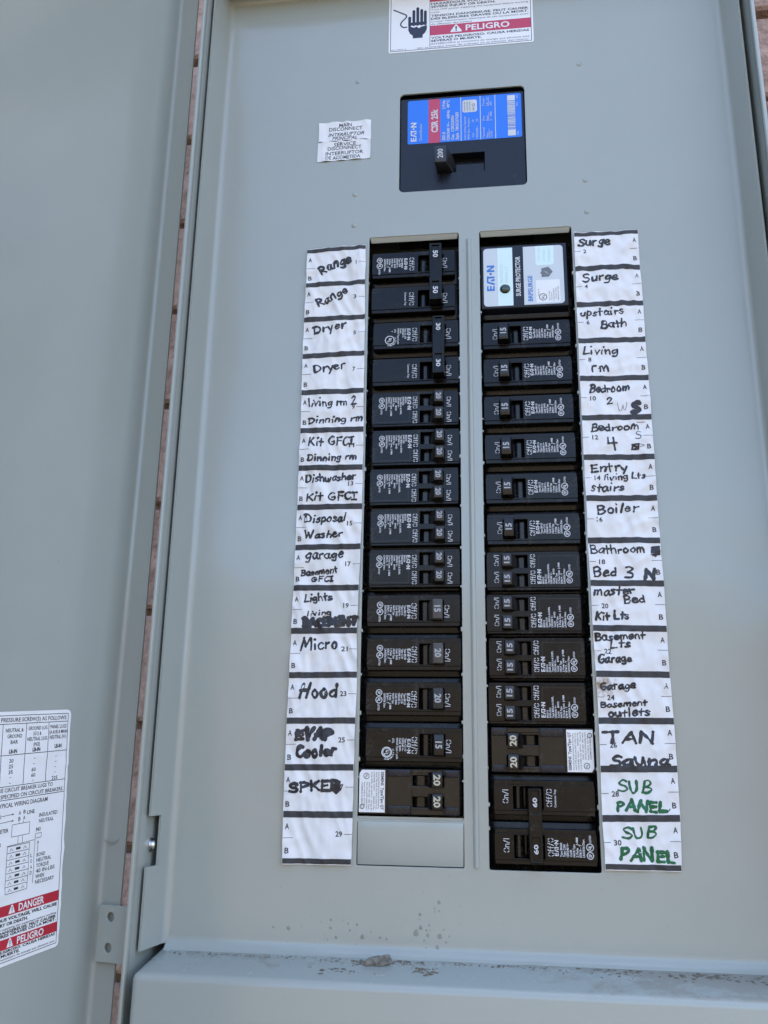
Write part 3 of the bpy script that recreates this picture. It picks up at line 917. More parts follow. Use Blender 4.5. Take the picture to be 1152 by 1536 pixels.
# the door, swung open; hinge corner at C
TH = R(76)
CX, CY = -203.0, -20.0
dn = Vector((math.sin(TH), -math.cos(TH)))          # out of the door's inner face
du = Vector((-math.cos(TH), -math.sin(TH)))         # from the hinge to the free edge
m = MB()
D = lambda s, t: (CX + du.x * s + dn.x * t, CY + du.y * s + dn.y * t)
prof = [D(0.0, 14.3), D(0.0, 3.2)] + [D(2.6 - 2.6 * math.cos(R(a)), 2.6 - 2.6 * math.sin(R(a))) for a in (0, 18, 36, 54, 72, 90)] + [D(4.2, 0.0), D(356, 0.0)] + \
       [D(356 + 2.6 * math.sin(R(a)), 2.6 - 2.6 * math.cos(R(a))) for a in (18, 36, 54, 72, 90)] + [D(358.6, 16.0)]
sheet(m, prof, -470, 440, -1.2, n=1)
door = m.build('door', 'paint_door', panel, 40)
for z0 in (-470.0, 438.6):
    m = MB()
    p = [D(1.3, 0.2), D(357, 0.2), D(357, 16), D(1.3, 16)]
    m.hull([(*q, z0) for q in p] + [(*q, z0 + 1.4) for q in p])
    m.build('door_end_lip', 'paint_door', door)
m = MB()                                            # small burr on the folded lip
t = D(-0.2, 1.2)
for i in range(9):
    a = R(200 + 150 * i / 8)
    a2 = R(200 + 150 * (i + 1) / 8)
    m.add([(t[0] + 4.2 + 4.6 * math.cos(q), t[1] - 2.6, -177.6 + rr * math.sin(q)) for q, rr in ((a, 4.6), (a2, 4.6), (a2, 3.7), (a, 3.7))], [(0, 1, 2, 3)])
m.build('lip_burr', 'spatter', door)
# hinge bracket with two holes across the gap
brk = Matrix.Translation((D(-0.0, 0)[0], D(0, 0)[1], 0)) @ Matrix.Rotation(math.atan2(dn.y, dn.x), 4, 'Z')
m = MB()
circ = lambda cx, cz, r: [(cx + r * math.cos(2 * math.pi * i / 20), cz + r * math.sin(2 * math.pi * i / 20)) for i in range(20)]
m.plate(rrect(3.6, 22.4, -240.2, -212.2, 0.8, 2), [circ(11.2, -218.0, 2.3), circ(11.2, -233.0, 2.3)], -3.4, -1.7, 0.35, 2, xf=brk)
m.build('hinge_bracket', 'paint_door', panel, 40)

# ================================================================== BREAKERS
# Local frame of a breaker: x outwards from the bus (right-hand column), z up, y into the panel; the left column is the same breaker turned half round
STROKE = {
    'O': (.62, [[(.31 + .25 * math.cos(R(a)), .5 + .46 * math.sin(R(a))) for a in range(s, e + 1, 10)] for s, e in ((15, 75), (105, 165), (195, 255), (285, 345))]),
    'f': (.42, [[(.36, .95), (.24, .96), (.16, .8), (.16, .0)], [(.02, .62), (.34, .62)]]),
    'n': (.54, [[(.08, .66), (.08, 0)], [(.08, .5), (.2, .64), (.36, .62), (.42, .48), (.42, 0)]]),
    '/': (.42, [[(.02, -.04), (.34, 1.04)]]),
    'I': (.22, [[(.1, 0), (.1, 1)]]),
}


def stencil(mb, txt, a0, a1, b0, b1, y, pen=0.38):
    tot = sum(STROKE[c][0] for c in txt)
    k = (b1 - b0) / tot
    cap = a1 - a0
    cur = 0
    for c in txt:
        for st in STROKE[c][1]:
            mb.ribbon([(a1 - py * cap, b0 + (cur + px) * k) for px, py in st], pen, y, caps=False)
        cur += STROKE[c][0]


def eaton(mb, a0, a1, b0, b1, y):
    """block word mark: E A T dot N, reading +Z"""
    w, cap = b1 - b0, a1 - a0
    q = lambda px, py: (a1 - py * cap, b0 + px * w)
    F = lambda pts: mb.flat([q(*p) for p in pts], y)
    F([(0, 0), (.07, 0), (.07, 1), (0, 1)])
    for t in (0, .40, .80):
        F([(.07, t), (.19, t), (.19, t + .2), (.07, t + .2)])
    F([(.22, 0), (.29, 0), (.385, 1), (.315, 1)])
    F([(.385, 0), (.47, 0), (.42, .55), (.372, .40)])
    F([(.36, .8), (.58, .8), (.58, 1), (.36, 1)])
    F([(.49, 0), (.56, 0), (.56, .8), (.49, .8)])
    mb.add([(q(.66 + .045 * math.cos(2 * math.pi * i / 12), .5)[0] - .17 * cap * math.sin(2 * math.pi * i / 12), y - .01, q(.66 + .045 * math.cos(2 * math.pi * i / 12), .5)[1]) for i in range(12)], [tuple(range(12))])
    F([(.74, 0), (.81, 0), (.81, 1), (.74, 1)])
    F([(.93, 0), (1, 0), (1, 1), (.93, 1)])
    F([(.81, 1), (.81, .62), (.93, 0), (.93, .38)])


def marks(mb, a0, a1, b0, y, listed=True):
    """two ringed approval marks with the small word beside them"""
    d = (a1 - a0)
    ca = (a0 + a1) / 2
    r = d * .46
    mb.disc(ca, b0 + r, r, y, 18, r * .78)
    T(mb, 'SP', ca - r * .45, ca + r * .45, b0 + r * .55, b0 + r * 1.45, y, .03)
    c2 = b0 + r * 3.15
    mb.disc(ca, c2, r * 1.06, y, 18, r * .84)
    mb.ribbon([(ca - r * .5, c2 - r * .45), (ca + r * .1, c2 - r * .5), (ca + r * .2, c2 - r * .1), (ca - r * .4, c2 - r * .05)], d * .09, y)
    mb.ribbon([(ca - r * .3, c2 + r * .2), (ca + r * .5, c2 + r * .15), (ca + r * .5, c2 + r * .5)], d * .09, y)
    if listed:
        T(mb, 'LISTED', ca - r * .2, ca + r * .35, c2 + r * 1.2, c2 + r * 3.2, y, .02)


def small_print(mb, lines, a0, a1, b0, y, wmax=8.0):
    n = len(lines)
    p = (a1 - a0) / n
    mx = max(len(s) for s in lines)
    for i, s in enumerate(lines):
        T(mb, s, a0 + i * p + p * .12, a0 + i * p + p * .78, b0, b0 + wmax * len(s) / mx, y, .03)


def face_block(root, a0, a1, bhalf, slots, y=0.0, step=2.4, name='face', label=None, a_out=None):
    m = MB()
    holes = [rrect(*s) for s in slots]
    if step:
        m.plate(rrect(a0, a1, -bhalf + step, bhalf - step, .5, 2), holes, y, y + 4.0, 0.28, 2)
        m.plate(rrect(a0 + .05, a1 - .05, -bhalf, bhalf, .8, 2), holes, y + 0.55, y + 7.0, 0.5, 2)
    else:
        m.plate(rrect(a0, a1, -bhalf, bhalf, .8, 2), holes, y, y + 7.0, 0.5, 2)
    return m.build(name, 'black', root, 35, label=label)


def body_block(root, y=7.2, b0=-12.5, b1=12.5, a0=-29.6, a1=29.4):
    m = MB()
    m.box(a0, a1, y, 45, b0, b1, 0.6, 2)
    return m.build('body', 'black', root, 35)


def toggle(root, fa0, fa1, fb0, fb1, base_a1, sb0, sb1, slot_a1, txt, ta, tb, material='charcoal', ink='dim_ink', y=-6.2, name='handle', slot_a0=None, bold=.035):
    """rocker handle: face fa0..fa1 x fb0..fb1 at height y, sloping down to base_a1, with the drum showing in the slot"""
    m = MB()
    m.hull([(fa0 - .2, 4, fb0 - .1), (base_a1, 4, fb0 + .2), (fa1, y, fb0), (fa0, y, fb0), (fa0 - .2, 4, fb1 + .1), (base_a1, 4, fb1 - .2), (fa1, y, fb1), (fa0, y, fb1)], 0.45, 2)
    h = m.build(name, material, root, 40)
    m = MB()                                       # drum inside the slot
    n = 10
    lo, hi = (base_a1 - 1.0, slot_a1) if slot_a0 is None else (slot_a0, fa0 + 1.0)
    ca, rr = (lo + hi) / 2, (hi - lo) / 2 + .5
    vs, fs = [], []
    for i in range(n + 1):
        t = math.pi * i / n
        for z in (sb0 + .25, sb1 - .25):
            vs.append((ca - rr * math.cos(t), 6.5 - 2.6 * math.sin(t), z))
    for i in range(n):
        fs.append((2 * i, 2 * i + 2, 2 * i + 3, 2 * i + 1))
    m.add(vs, fs)
    m.build('drum', 'black_gloss', root, 40)
    if txt:
        t = MB()
        T(t, txt, ta[0], ta[1], tb[0], tb[1], y - .06, bold)
        t.build('rating_number', ink, h)
    return h


BR_LINES = lambda a, c: ['Type ' + a, 'Type ' + c, '120/240 V~', 'Cu/Al  BWD', 'HACR Type', '1 Pole   J-988', 'E7819 - T', 'LR43556 Diag.']


def single(rating, ink_a, ink_c, classified=False, hm='charcoal'):
    r = thing('single_pole_breaker')
    body_block(r)
    face_block(r, -28.5, 26.2, 9.4, [(-18.9, -4.5, -5.9, 5.9)])
    toggle(r, -18.4, -12.9, -5.75, 5.75, -9.6, -5.9, 5.9, -4.5, rating, (-17.4, -13.9), (-1.9, 2.0) if rating == '15' else (-2.5, 2.5), hm)
    t = MB()
    stencil(t, 'On/I', -22.3, -19.3, -3.1, 4.5, -.06)
    stencil(t, 'Off/O', -3.2, .1, -4.4, 5.0, -.06)
    eaton(t, .6, 2.5, -3.1, 4.7, -.06)
    if classified:
        small_print(t, ['Type ' + ink_a, '120/240 V~', 'Cu/Al  BWD', 'HACR Type 1 pole'], 2.8, 9.0, -3.6, -.06, 11.5)
        T(t, 'CTL', 9.9, 11.0, -3.5, -.8, -.06, .03)
        T(t, 'T', 12.2, 13.2, -2.4, -1.6, -.06, .03)
        t.disc(14.1, 4.2, 3.0, -.06, 24, 2.45)
        t.disc(14.1, 4.2, 2.3, -.06, 24, 1.95)
        t.ribbon([(12.9, 3.2), (14.2, 3.1), (14.5, 4.0), (13.1, 4.1)], .4, -.06)
        t.ribbon([(13.4, 5.0), (15.2, 4.9), (15.2, 5.7)], .4, -.06)
        for i, c in enumerate('CLASSIFIED'):
            a = R(205 - 130 * i / 9)
            T(t, c, 14.1 + 3.9 * math.cos(a) - .45, 14.1 + 3.9 * math.cos(a) + .45, 4.2 + 3.9 * math.sin(a) - .35, 4.2 + 3.9 * math.sin(a) + .35, -.06, .02)
    else:
        small_print(t, BR_LINES(ink_a, ink_c), 3.0, 16.2, -3.1, -.06, 9.0)
        marks(t, 16.5, 20.6, -5.3, -.06)
    t.build('lettering', 'white_ink', r)
    return r


def tandem(rating):
    r = thing('tandem_breaker')
    body_block(r)
    face_block(r, -28.5, 25.7, 11.6, [(-19.4, -4.5, 1.7, 9.4), (-19.4, -4.5, -9.4, -1.7)], step=1.5)
    for b0, b1 in ((1.7, 9.3), (-9.3, -1.7)):
        toggle(r, -19.2, -14.0, b0, b1, -10.2, b0, b1, -4.5, rating, (-18.1, -15.1), ((b0 + b1) / 2 - 2.2, (b0 + b1) / 2 + 2.2), 'charcoal')
    t = MB()
    stencil(t, 'On/I', -24.0, -21.2, -7.2, -.3, -.06, .36)
    stencil(t, 'On/I', -24.0, -21.2, 2.9, 9.8, -.06, .36)
    stencil(t, 'Off/O', -3.0, 0.0, -8.0, .1, -.06, .36)
    stencil(t, 'Off/O', -3.0, 0.0, 1.8, 9.9, -.06, .36)
    eaton(t, 1.0, 3.3, -7.8, .7, -.06)
    small_print(t, ['BRDD' + rating, 'DNPL' + rating * 2, 'Type BRD,A & DNPL', '120/240 V~', 'Cu/Al     BWD', 'HACR Type', '2 Pole Unit  J-988', 'E7819 - T', 'LR43556 Diag.'], 3.7, 17.3, -7.9, -.06, 12.5)
    marks(t, 17.5, 21.4, -7.8, -.06)
    t.build('lettering', 'white_ink', r)
    k = MB()                                      # moulded outline of the label field
    k.ribbon([(1.9, .6), (1.9, 8.7), (24.3, 8.7), (24.3, .4)], .35, -.05, caps=False)
    k.build('moulded_outline', 'moulded', r)
    return r


def double(rating, layout, print_pole, lines, off=0.0):
    """two-pole breaker: two linked poles. local origin at the middle of both poles (reading direction +z)"""
    r = thing('two_pole_breaker')
    for pole, zc in ((0, -12.7), (1, 12.7)):
        g = MB()
        g.box(-29.6, 29.4, 7.2, 45, zc - 12.5, zc + 12.5, .6, 2)
        g.build('body', 'black', r, 35)
        holes = [rrect(layout['slot'][0], layout['slot'][1], zc - 5.9, zc + 5.9)]
        f = MB()
        f.plate(rrect(layout['nose'][0], layout['nose'][1], zc - 6.9, zc + 6.9, .5, 2), holes, 0, 4, .28, 2)
        f.plate(rrect(layout['nose'][0], layout['nose'][1] - .05, zc - 9.3, zc + 9.3, .8, 2), holes, .55, 7, .5, 2)
        f.build('face', 'black', r, 35)
        d = MB()
        lo, hi = layout['drum']
        n, ca, rr = 10, (lo + hi) / 2, (hi - lo) / 2
        vs, fs = [], []
        for i in range(n + 1):
            for z in (zc - 5.7, zc + 5.7):
                vs.append((ca - rr * math.cos(math.pi * i / n), 6.2 - 2.6 * math.sin(math.pi * i / n), z))
        fs = [(2 * i, 2 * i + 2, 2 * i + 3, 2 * i + 1) for i in range(n)]
        d.add(vs, fs)
        t0, t1 = layout['tie']
        d.hull([(t0 - 1.2, 4, zc - 5.6), (t1 + 1.6, 4, zc - 5.6), (t1 - .8, -5, zc - 5.2), (t0 + .8, -5, zc - 5.2),
                (t0 - 1.2, 4, zc + 5.6), (t1 + 1.6, 4, zc + 5.6), (t1 - .8, -5, zc + 5.2), (t0 + .8, -5, zc + 5.2)], .4, 2)
        d.build('toggle', 'black_gloss', r, 40)
        t = MB()
        on, of = layout['on'], layout['off']
        stencil(t, 'On/I', on[0], on[1], zc - 3.2, zc + 4.4, -.06)
        stencil(t, 'Off/O', of[0], of[1], zc - 4.6, zc + 4.9, -.06)
        p = layout['print']
        if pole == print_pole:
            eaton(t, p[0], p[0] + 2.1, zc - 4.2, zc + 3.8, -.06)
            if lines[0] == 'ring':
                small_print(t, lines[1:], p[0] + 2.6, p[0] + 8.6, zc - 4.6, -.06, 11.0)
                t.disc(p[0] + 13.3, zc + 3.4, 3.1, -.06, 24, 2.55)
                t.ribbon([(p[0] + 12.1, zc + 2.4), (p[0] + 13.5, zc + 2.3), (p[0] + 13.7, zc + 3.1), (p[0] + 12.3, zc + 3.2)], .45, -.06)
                t.ribbon([(p[0] + 12.6, zc + 4.1), (p[0] + 14.4, zc + 4.0), (p[0] + 14.4, zc + 4.8)], .45, -.06)
                T(t, 'CTL', p[0] + 9.4, p[0] + 10.4, zc - 4.2, zc - 1.6, -.06, .03)
                T(t, 'T', p[0] + 11.4, p[0] + 12.4, zc - 3.0, zc - 2.2, -.06, .03)
                for i, c in enumerate('CLASSIFIED'):
                    a = R(205 - 130 * i / 9)
                    T(t, c, p[0] + 13.3 + 3.9 * math.cos(a) - .45, p[0] + 13.3 + 3.9 * math.cos(a) + .45, zc + 3.4 + 3.9 * math.sin(a) - .35, zc + 3.4 + 3.9 * math.sin(a) + .35, -.06, .02)
            else:
                small_print(t, lines, p[0] + 2.7, p[1], zc - 4.6, -.06, 10.0)
                marks(t, p[1] + .4, p[1] + 4.6, zc - 5.6, -.06)
        else:
            T(t, 'Common Trip', p[0] + .6, p[0] + 1.7, zc - 4.8, zc + 4.6, -.06, .02)
        t.build('lettering', 'white_ink', r)
    t0, t1 = layout['tie']
    e = layout['tie_z']
    m = MB()
    w0, w1 = t0 + 1.7, t1 - 1.7
    win = [rrect(w0, w1, e[1] - 13.0, e[1] - 1.3), rrect(w0, w1, e[0] + 1.3, e[0] + 13.0)]
    m.plate(rrect(t0, t1, e[0], e[1], .6, 2), win, -9.4, -4.6, .5, 2)
    m.box(t0 + .9, t1 - .9, -8.3, -4.8, e[0] + .8, e[1] - .8)
    tie = m.build('handle_tie', 'black', r, 35)
    for zc in (e[0] + 7.2, e[1] - 7.2):
        t = MB()
        T(t, rating, w0 + .8, w1 - .8, zc - 2.5, zc + 2.5, -8.42, .03)
        t.build('rating_number', 'white_ink', tie)
    return r


def quad_tandem():
    """the other make of tandem breaker, with a white paper label"""
    r = thing('tandem_breaker')
    m = MB()
    m.box(-29.2, 29.2, 7.2, 45, -12.5, 12.5, .6, 2)
    m.build('body', 'black', r, 35)
    sl = [rrect(-19.0, -1.6, 2.6, 8.1), rrect(-19.0, -1.6, -8.9, -3.2)]
    f = MB()
    f.plate(rrect(-27.8, 28.6, -12.2, 12.2, .6, 2), sl, 1.0, 7, .4, 2)
    f.build('face', 'black_gloss', r, 35)
    f = MB()
    f.box(-18.8, -.9, .35, 1.3, 9.3, 12.0, .25, 1)
    f.box(-18.8, -.9, .35, 1.3, -12.0, -10.2, .25, 1)
    f.box(-1.3, -.9, .4, 1.3, -12, 12, .1, 1)
    f.box(12.6, 13.0, .4, 1.3, -12, 12, .1, 1)
    f.build('moulded_rib', 'black_gloss', r, 35)
    for nm, a0, a1, b0, b1, tx in (('word_block', -27.0, -19.3, 7.6, 12.0, 'ON'), ('word_block', -.5, 12.2, 7.2, 12.0, 'OFF')):
        k = MB()
        k.box(a0, a1, -.2, 1.4, b0, b1, .3, 2)
        o = k.build(nm, 'slate', r, 35)  # bluish reflection on the raised block put into its colour
        t = MB()
        n = len(tx)
        for i, c in enumerate(tx):
            w = (a1 - a0) * .8 / n
            text(t, c, a0 + (a1 - a0) * .1 + i * w, b0 + .6, w * .85, b1 - b0 - 1.2, -.26)
        t.build('moulded_word', 'moulded', o)
    for a0, a1, b0, b1, tx in ((-27.0, -19.3, -12.0, -8.0, 'I'), (-.5, 12.2, -12.0, -8.0, 'O')):
        k = MB()
        k.box(a0, a1, -.1, 1.4, b0, b1, .3, 2)
        o = k.build('symbol_block', 'slate', r, 35)  # same blue reflection tint painted on as for the word blocks
        t = MB()
        ca, cb = (a0 + a1) / 2, (b0 + b1) / 2
        if tx == 'O':
            t.disc(ca, cb, 1.4, -.16, 18, 1.05)
        else:
            t.ribbon([(ca - 1.6, cb), (ca + 1.6, cb)], .4, -.16, caps=False)
        t.build('moulded_symbol', 'moulded', o)
    for fb0, fb1, sb0, sb1 in ((.6, 9.0, 2.6, 8.1), (-10.9, -2.4, -8.9, -3.2)):
        toggle(r, -18.5, -12.9, fb0, fb1, -9.0, sb0, sb1, -1.6, '20', (-17.4, -13.9), ((fb0 + fb1) / 2 - 2.9, (fb0 + fb1) / 2 + 2.9), 'black_gloss', 'cream_ink', -6.0)
    k = MB()
    out = [(13.9, -11.5), (27.0, -11.5), (28.4, -9.6), (28.4, 11.2), (13.9, 11.2)]
    k.plate(out, [], .55, 1.1, .1, 1)
    st = k.build('paper_label', 'sticker', r)
    t = MB()
    T(t, 'SIEMENS  Type/Tipo QT', 14.6, 16.1, -10.6, 9.8, .5, .03)
    rn = random.Random(5)
    for i, s in enumerate(['Interrupting Rating/Corriente de interrupcion', 'HACR TYPE ISSUE 2376 UNIT LOADS 10 kA', '120/240 VAC     50/60 Hz', 'Cu/Al WIRE 14-8  60/75 C   Torque 20', 'SWD 15A-20A  HID rated', 'FOR USE IN LISTED PANELS ONLY', 'Issue Yellow  E7134', 'ASSEMBLED IN MEXICO']):
        a = 16.9 + i * 1.35
        T(t, s, a, a + .75, -10.4 + (5.6 if i > 3 else 0), rn.uniform(7.5, 10.2), .5, .01)
    t.disc(24.4, -8.2, 1.7, .5, 18, 1.35)
    t.ribbon([(23.8, -8.9), (24.6, -8.9), (24.6, -8.3), (23.8, -8.3)], .25, .5)
    t.ribbon([(24.1, -7.8), (25.1, -7.8), (25.1, -7.4)], .25, .5)
    t.disc(26.6, 8.2, 1.35, .5, 18, .95)
    t.build('label_print', 'print_black', st)
    return r


zrow = lambda row: 190.5 - ((row - 1) // 2) * 25.4 - 12.7
LX, RX, RY = -36.3, 36.3, 2.5


def put(root, row, side, dx=0.0, two=False):
    z = zrow(row) - (12.7 if two else 0)
    if side == 'L':
        root.location = ((LX + dx) * .001, 0.0, (z - .3) * .001 + ZC)
        root.rotation_euler = (0, math.pi, 0)
    else:
        root.location = ((RX + dx) * .001, RY * .001, (z - 2.2) * .001 + ZC)
        root.rotation_euler = (0, 0, 0)
    return root


G1, G2, G3 = 'single pole breakers', 'tandem breakers', 'two pole breakers'
# left column
lay50 = dict(nose=(-26.9, 27.4), slot=(-19.5, -3.0), drum=(-9.5, -2.8), tie=(-18.9, -10.9), tie_z=(-21.3, 19.0), on=(-22.0, -19.2), off=(-.5, 2.8), print=(4.0, 19.8))
b50 = double('50', lay50, 0, ['Type BR250', 'Type C250', '120/240 V~', 'Cu/Al  BWD', 'HACR Type', '2 Pole   J-988', 'E7819 - T', 'LR43556 Diag.'])
tag(put(b50, 1, 'L', two=True), 'black two pole breaker with linked 50 handle beside the handwritten Range rows', 'breaker', G3)
lay30 = dict(nose=(-28.9, 25.8), slot=(-20.9, -4.5), drum=(-11.0, -4.3), tie=(-20.4, -12.8), tie_z=(-20.4, 18.8), on=(-24.2, -21.0), off=(-2.6, .6), print=(1.7, 11.0))
b30 = double('30', lay30, 0, ['ring', 'Type CL 230', '120/240 V~', 'Cu/Al', 'HACR Type 2 pole'])
tag(put(b30, 5, 'L', two=True), 'black two pole breaker with linked 30 handle beside the handwritten Dryer rows', 'breaker', G3)
t20 = tandem('20')
rows = [(9, 'living rm 2 and Dinning rm'), (11, 'Kit GFCI and Dinning rm'), (13, 'Dishwasher and Kit GFCI'), (15, 'Disposal and Washer'), (17, 'garage and Basement GFCI')]
jit = {9: 0.0, 11: .5, 13: -.4, 15: .4, 17: .1}
for i, (row, nm) in enumerate(rows):
    o = t20 if i == 0 else copy_tree(t20)
    tag(put(o, row, 'L', jit[row]), 'black tandem 20 amp breaker beside the row handwritten ' + nm, 'breaker', G2)
s15b = single('15', 'BR115', 'C115', hm='tan_handle')
tag(put(s15b, 19, 'L'), 'black single 15 breaker with brownish handle beside the row numbered 19 with overwritten marker', 'breaker', G1)
s20 = single('20', 'BR120', 'C120', hm='tan_handle')
tag(put(s20, 21, 'L', .3), 'black single 20 breaker with brownish handle beside the row handwritten Micro', 'breaker', G1)
s20b = single('20', 'BR120', 'C120')
tag(put(s20b, 23, 'L', .2), 'black single 20 breaker beside the row handwritten Hood', 'breaker', G1)
s15c = single('15', 'CL115', '', classified=True, hm='black_gloss')
tag(put(s15c, 25, 'L', .6), 'glossy black single 15 breaker with large ringed mark beside EVAP Cooler row', 'breaker', G1)
q20 = quad_tandem()
tag(put(q20, 27, 'L', -.4), 'black tandem 20 breaker with white paper label at the foot of the left column', 'breaker', G2)
# right column
s15 = single('15', 'BR115', 'C115', hm='black_gloss')
for i, (row, nm, dx) in enumerate(((6, 'upstairs Bath', .1), (8, 'Living rm', .2), (10, 'Bedroom 2 with a bold S', 0), (12, 'Bedroom 4 with a scribbled blot', .2), (14, 'Entry living Lts stairs', .3), (16, 'Boiler', .6))):
    o = s15 if i == 0 else copy_tree(s15)
    tag(put(o, row, 'R', dx), 'black single 15 breaker beside the row handwritten ' + nm, 'breaker', G1)
t15 = tandem('15')
for i, (row, nm, dx) in enumerate(((18, 'Bathroom and Bed 3', 0), (20, 'master Bed and Kit Lts', -.4), (22, 'Basement Lts and Garage', .5), (24, 'Garage and Basement outlets', -.2))):
    o = t15 if i == 0 else copy_tree(t15)
    tag(put(o, row, 'R', dx), 'black tandem 15 breaker beside the row handwritten ' + nm, 'breaker', G2)
q20r = copy_tree(q20)
tag(put(q20r, 26, 'R', .2), 'black tandem 20 breaker with white paper label beside the TAN Sauna row', 'breaker', G2)
lay60 = dict(nose=(-26.6, 28.2), slot=(-16.0, .3), drum=(-16.0, -10.2), tie=(-8.2, -1.0), tie_z=(-20.4, 17.8), on=(-21.8, -18.6), off=(1.9, 5.1), print=(5.5, 21.8))
b60 = double('60', lay60, 0, ['Type BR260', 'Type C260', '120/240 V~', 'Cu/Al', 'HACR Type', '2 Pole   J-988', 'E7819 - T', 'LR43556 Diag.'])
tag(put(b60, 28, 'R', two=True), 'black two pole breaker with linked 60 handle beside the green SUB PANEL rows', 'breaker', G3)

# surge protector at the top of the right column
sp = thing('surge_protector', (36.3, 2.5, 139))
ORG = (36.3, 0, 139)
tag(sp, 'black surge protector with silver and pale mint label at the top of the right column', 'surge protector')
m = MB()
m.box(6.9, 65.2, 5.5, 45, 138.5, 190.0, .6, 2)
m.build('body', 'black', sp, 35)
m = MB()
m.hull([(7.4, 0, 143.6), (62.4, 0, 143.6), (62.9, 8, 141.0), (7.2, 8, 141.0), (7.4, 0, 188.6), (62.4, 0, 188.6), (62.9, 8, 189.2), (7.2, 8, 189.2)], .6, 2)
m.build('face', 'slate', sp, 35)
Y0 = -.05
m = MB()
m.flat(rrect(9.1, 60.1, 145.2, 187.0, 2.4, 5), Y0)
lab = m.build('silver_label', 'silver', sp)
m = MB()
m.rect(18.2, 27.8, 145.2, 187.0, Y0 - .04)
m.flat([(42.6, 187.0), (42.6, 174.0), (43.4, 173.0), (53.0, 173.0), (54.2, 174.2), (54.2, 187.0)], Y0 - .04)
m.build('mint_field', 'mint', lab)
m = MB()
m.rect(27.8, 34.7, 145.15, 187.05, Y0 - .045)
m.build('dark_band', 'slate', lab)
m = MB()
m.flat(rrect(42.3, 57.5, 146.2, 162.3, .6, 2), Y0 - .04)
m.build('white_data_label', 'sticker', lab)
m = MB()
T(m, 'SURGE PROTECTOR', 29.7, 32.6, 151.6, 180.2, Y0 - .1, .025)
m.build('white_lettering', 'white_ink', lab)
m = MB()
eaton(m, 11.2, 16.1, 156.2, 174.6, Y0 - .1)
T(m, 'BRPSURGE', 37.3, 40.1, 147.6, 165.8, Y0 - .1, .02)
m.build('blue_lettering', 'logo_blue', lab)
m = MB()
T(m, 'PROTECTED', 19.7, 21.5, 161.5, 175.6, Y0 - .1)
T(m, 'WHEN LIT', 22.9, 24.7, 161.5, 173.5, Y0 - .1)
T(m, 'TYPE 2 SPD', 44.0, 45.5, 175.5, 186.0, Y0 - .1)
T(m, 'AC Power', 47.2, 48.7, 175.5, 184.5, Y0 - .1)
T(m, 'Protection', 50.4, 51.9, 175.5, 185.2, Y0 - .1)
m.build('faded_lettering', 'mint_ink', lab)
m = MB()
m.flat([(46.0, 170.6), (50.6, 171.6), (53.2, 168.0), (50.6, 164.4), (46.0, 164.4), (46.2, 166.4), (45.2, 167.4), (46.2, 168.4)], Y0 - .08)
m.build('shield_emblem', 'shield', lab)
m = MB()
m.flat([(46.6, 169.2), (49.6, 167.9), (49.2, 167.2), (51.8, 166.0), (48.8, 167.1), (49.1, 167.9)], Y0 - .13)
m.build('lightning_mark', 'white_ink', lab)
m = MB()
m.disc(46.6, 150.2, 2.5, Y0 - .1, 22, 2.05)
m.ribbon([(45.9, 149.2), (47.0, 149.1), (47.1, 149.9), (45.8, 150.0)], .35, Y0 - .1)
m.ribbon([(46.1, 150.9), (47.5, 150.8), (47.5, 151.5)], .35, Y0 - .1)
for i, (s, l, b0) in enumerate((('Type 2 SPD', 7, 147.3), ('E316410', 5, 148.0), ('120/240V', 9, 147.0), ('SCCR 22kA', 8, 148.5), ('MADE IN USA', 10, 147.5))):
    T(m, s, 50.2 + i * 1.4, 51.0 + i * 1.4, b0, b0 + l, Y0 - .1)
T(m, 'Class A', 43.4, 44.3, 151.0, 156.0, Y0 - .1)
m.build('data_print', 'print_black', lab)
m = MB()
n = 20
vs = [(22.7, -1.6, 157.2)]
for rr, yy in ((1.6, -1.4), (2.8, -.8), (3.4, 0.0)):
    vs += [(22.7 + rr * math.cos(2 * math.pi * i / n), yy, 157.2 + rr * math.sin(2 * math.pi * i / n)) for i in range(n)]
fs = [(0, 1 + i, 1 + (i + 1) % n) for i in range(n)] + [(1 + k * n + i, 1 + (k + 1) * n + i, 1 + (k + 1) * n + (i + 1) % n, 1 + k * n + (i + 1) % n) for k in range(2) for i in range(n)]
m.add(vs, fs)
m.build('indicator_lens', 'led', sp, 60)
ORG = (0, 0, 0)

# main breaker
mb_ = thing('main_breaker', (-3.8, 1.0, 231))
ORG = (-3.8, 0, 231)
tag(mb_, 'large black main breaker with bright blue label and 200 handle', 'main breaker')
m = MB()
m.plate(rrect(-46.0, 38.4, 231.4, 307.0, 1.2, 3), [rrect(-20.5, 11.2, 245.8, 260.4)], 0, 30, .5, 2)
m.build('face', 'slate', mb_, 35)
m = MB()
m.box(-52, 45, 6, 60, 226, 318, .6, 1)
m.build('body', 'black', mb_, 35)
m = MB()
m.box(-8.2, 10.9, 2.4, 5.5, 246.0, 253.2, .3, 1)
m.build('slider', 'slate', mb_, 35)
m = MB()
m.hull([(-20.3, 6, 246.3), (-8.4, 6, 246.3), (-14.2, -12, 245.6), (-22.0, -12, 245.6), (-20.3, 6, 259.8), (-8.4, 6, 259.8), (-14.2, -12, 258.4), (-22.0, -12, 258.4)], .8, 2)
hd = m.build('handle', 'charcoal', mb_, 40)
m = MB()
T(m, '200', -19.7, -16.2, 248.6, 255.6, -12.06, .01)
m.build('rating_number', 'white_ink', hd)
m = MB()
for s, x, w in (('ON -', -17.2, 8.2), ('TRIP -', -3.9, 11.4), ('OFF -', 9.8, 10.2)):
    T(m, s, x - 2.9, x, 236.6, 236.6 + w, -.06, .01)
m.build('moulded_words', 'moulded', mb_)
m = MB()
m.disc(31.0, 239.6, 1.6, -.05, 20)
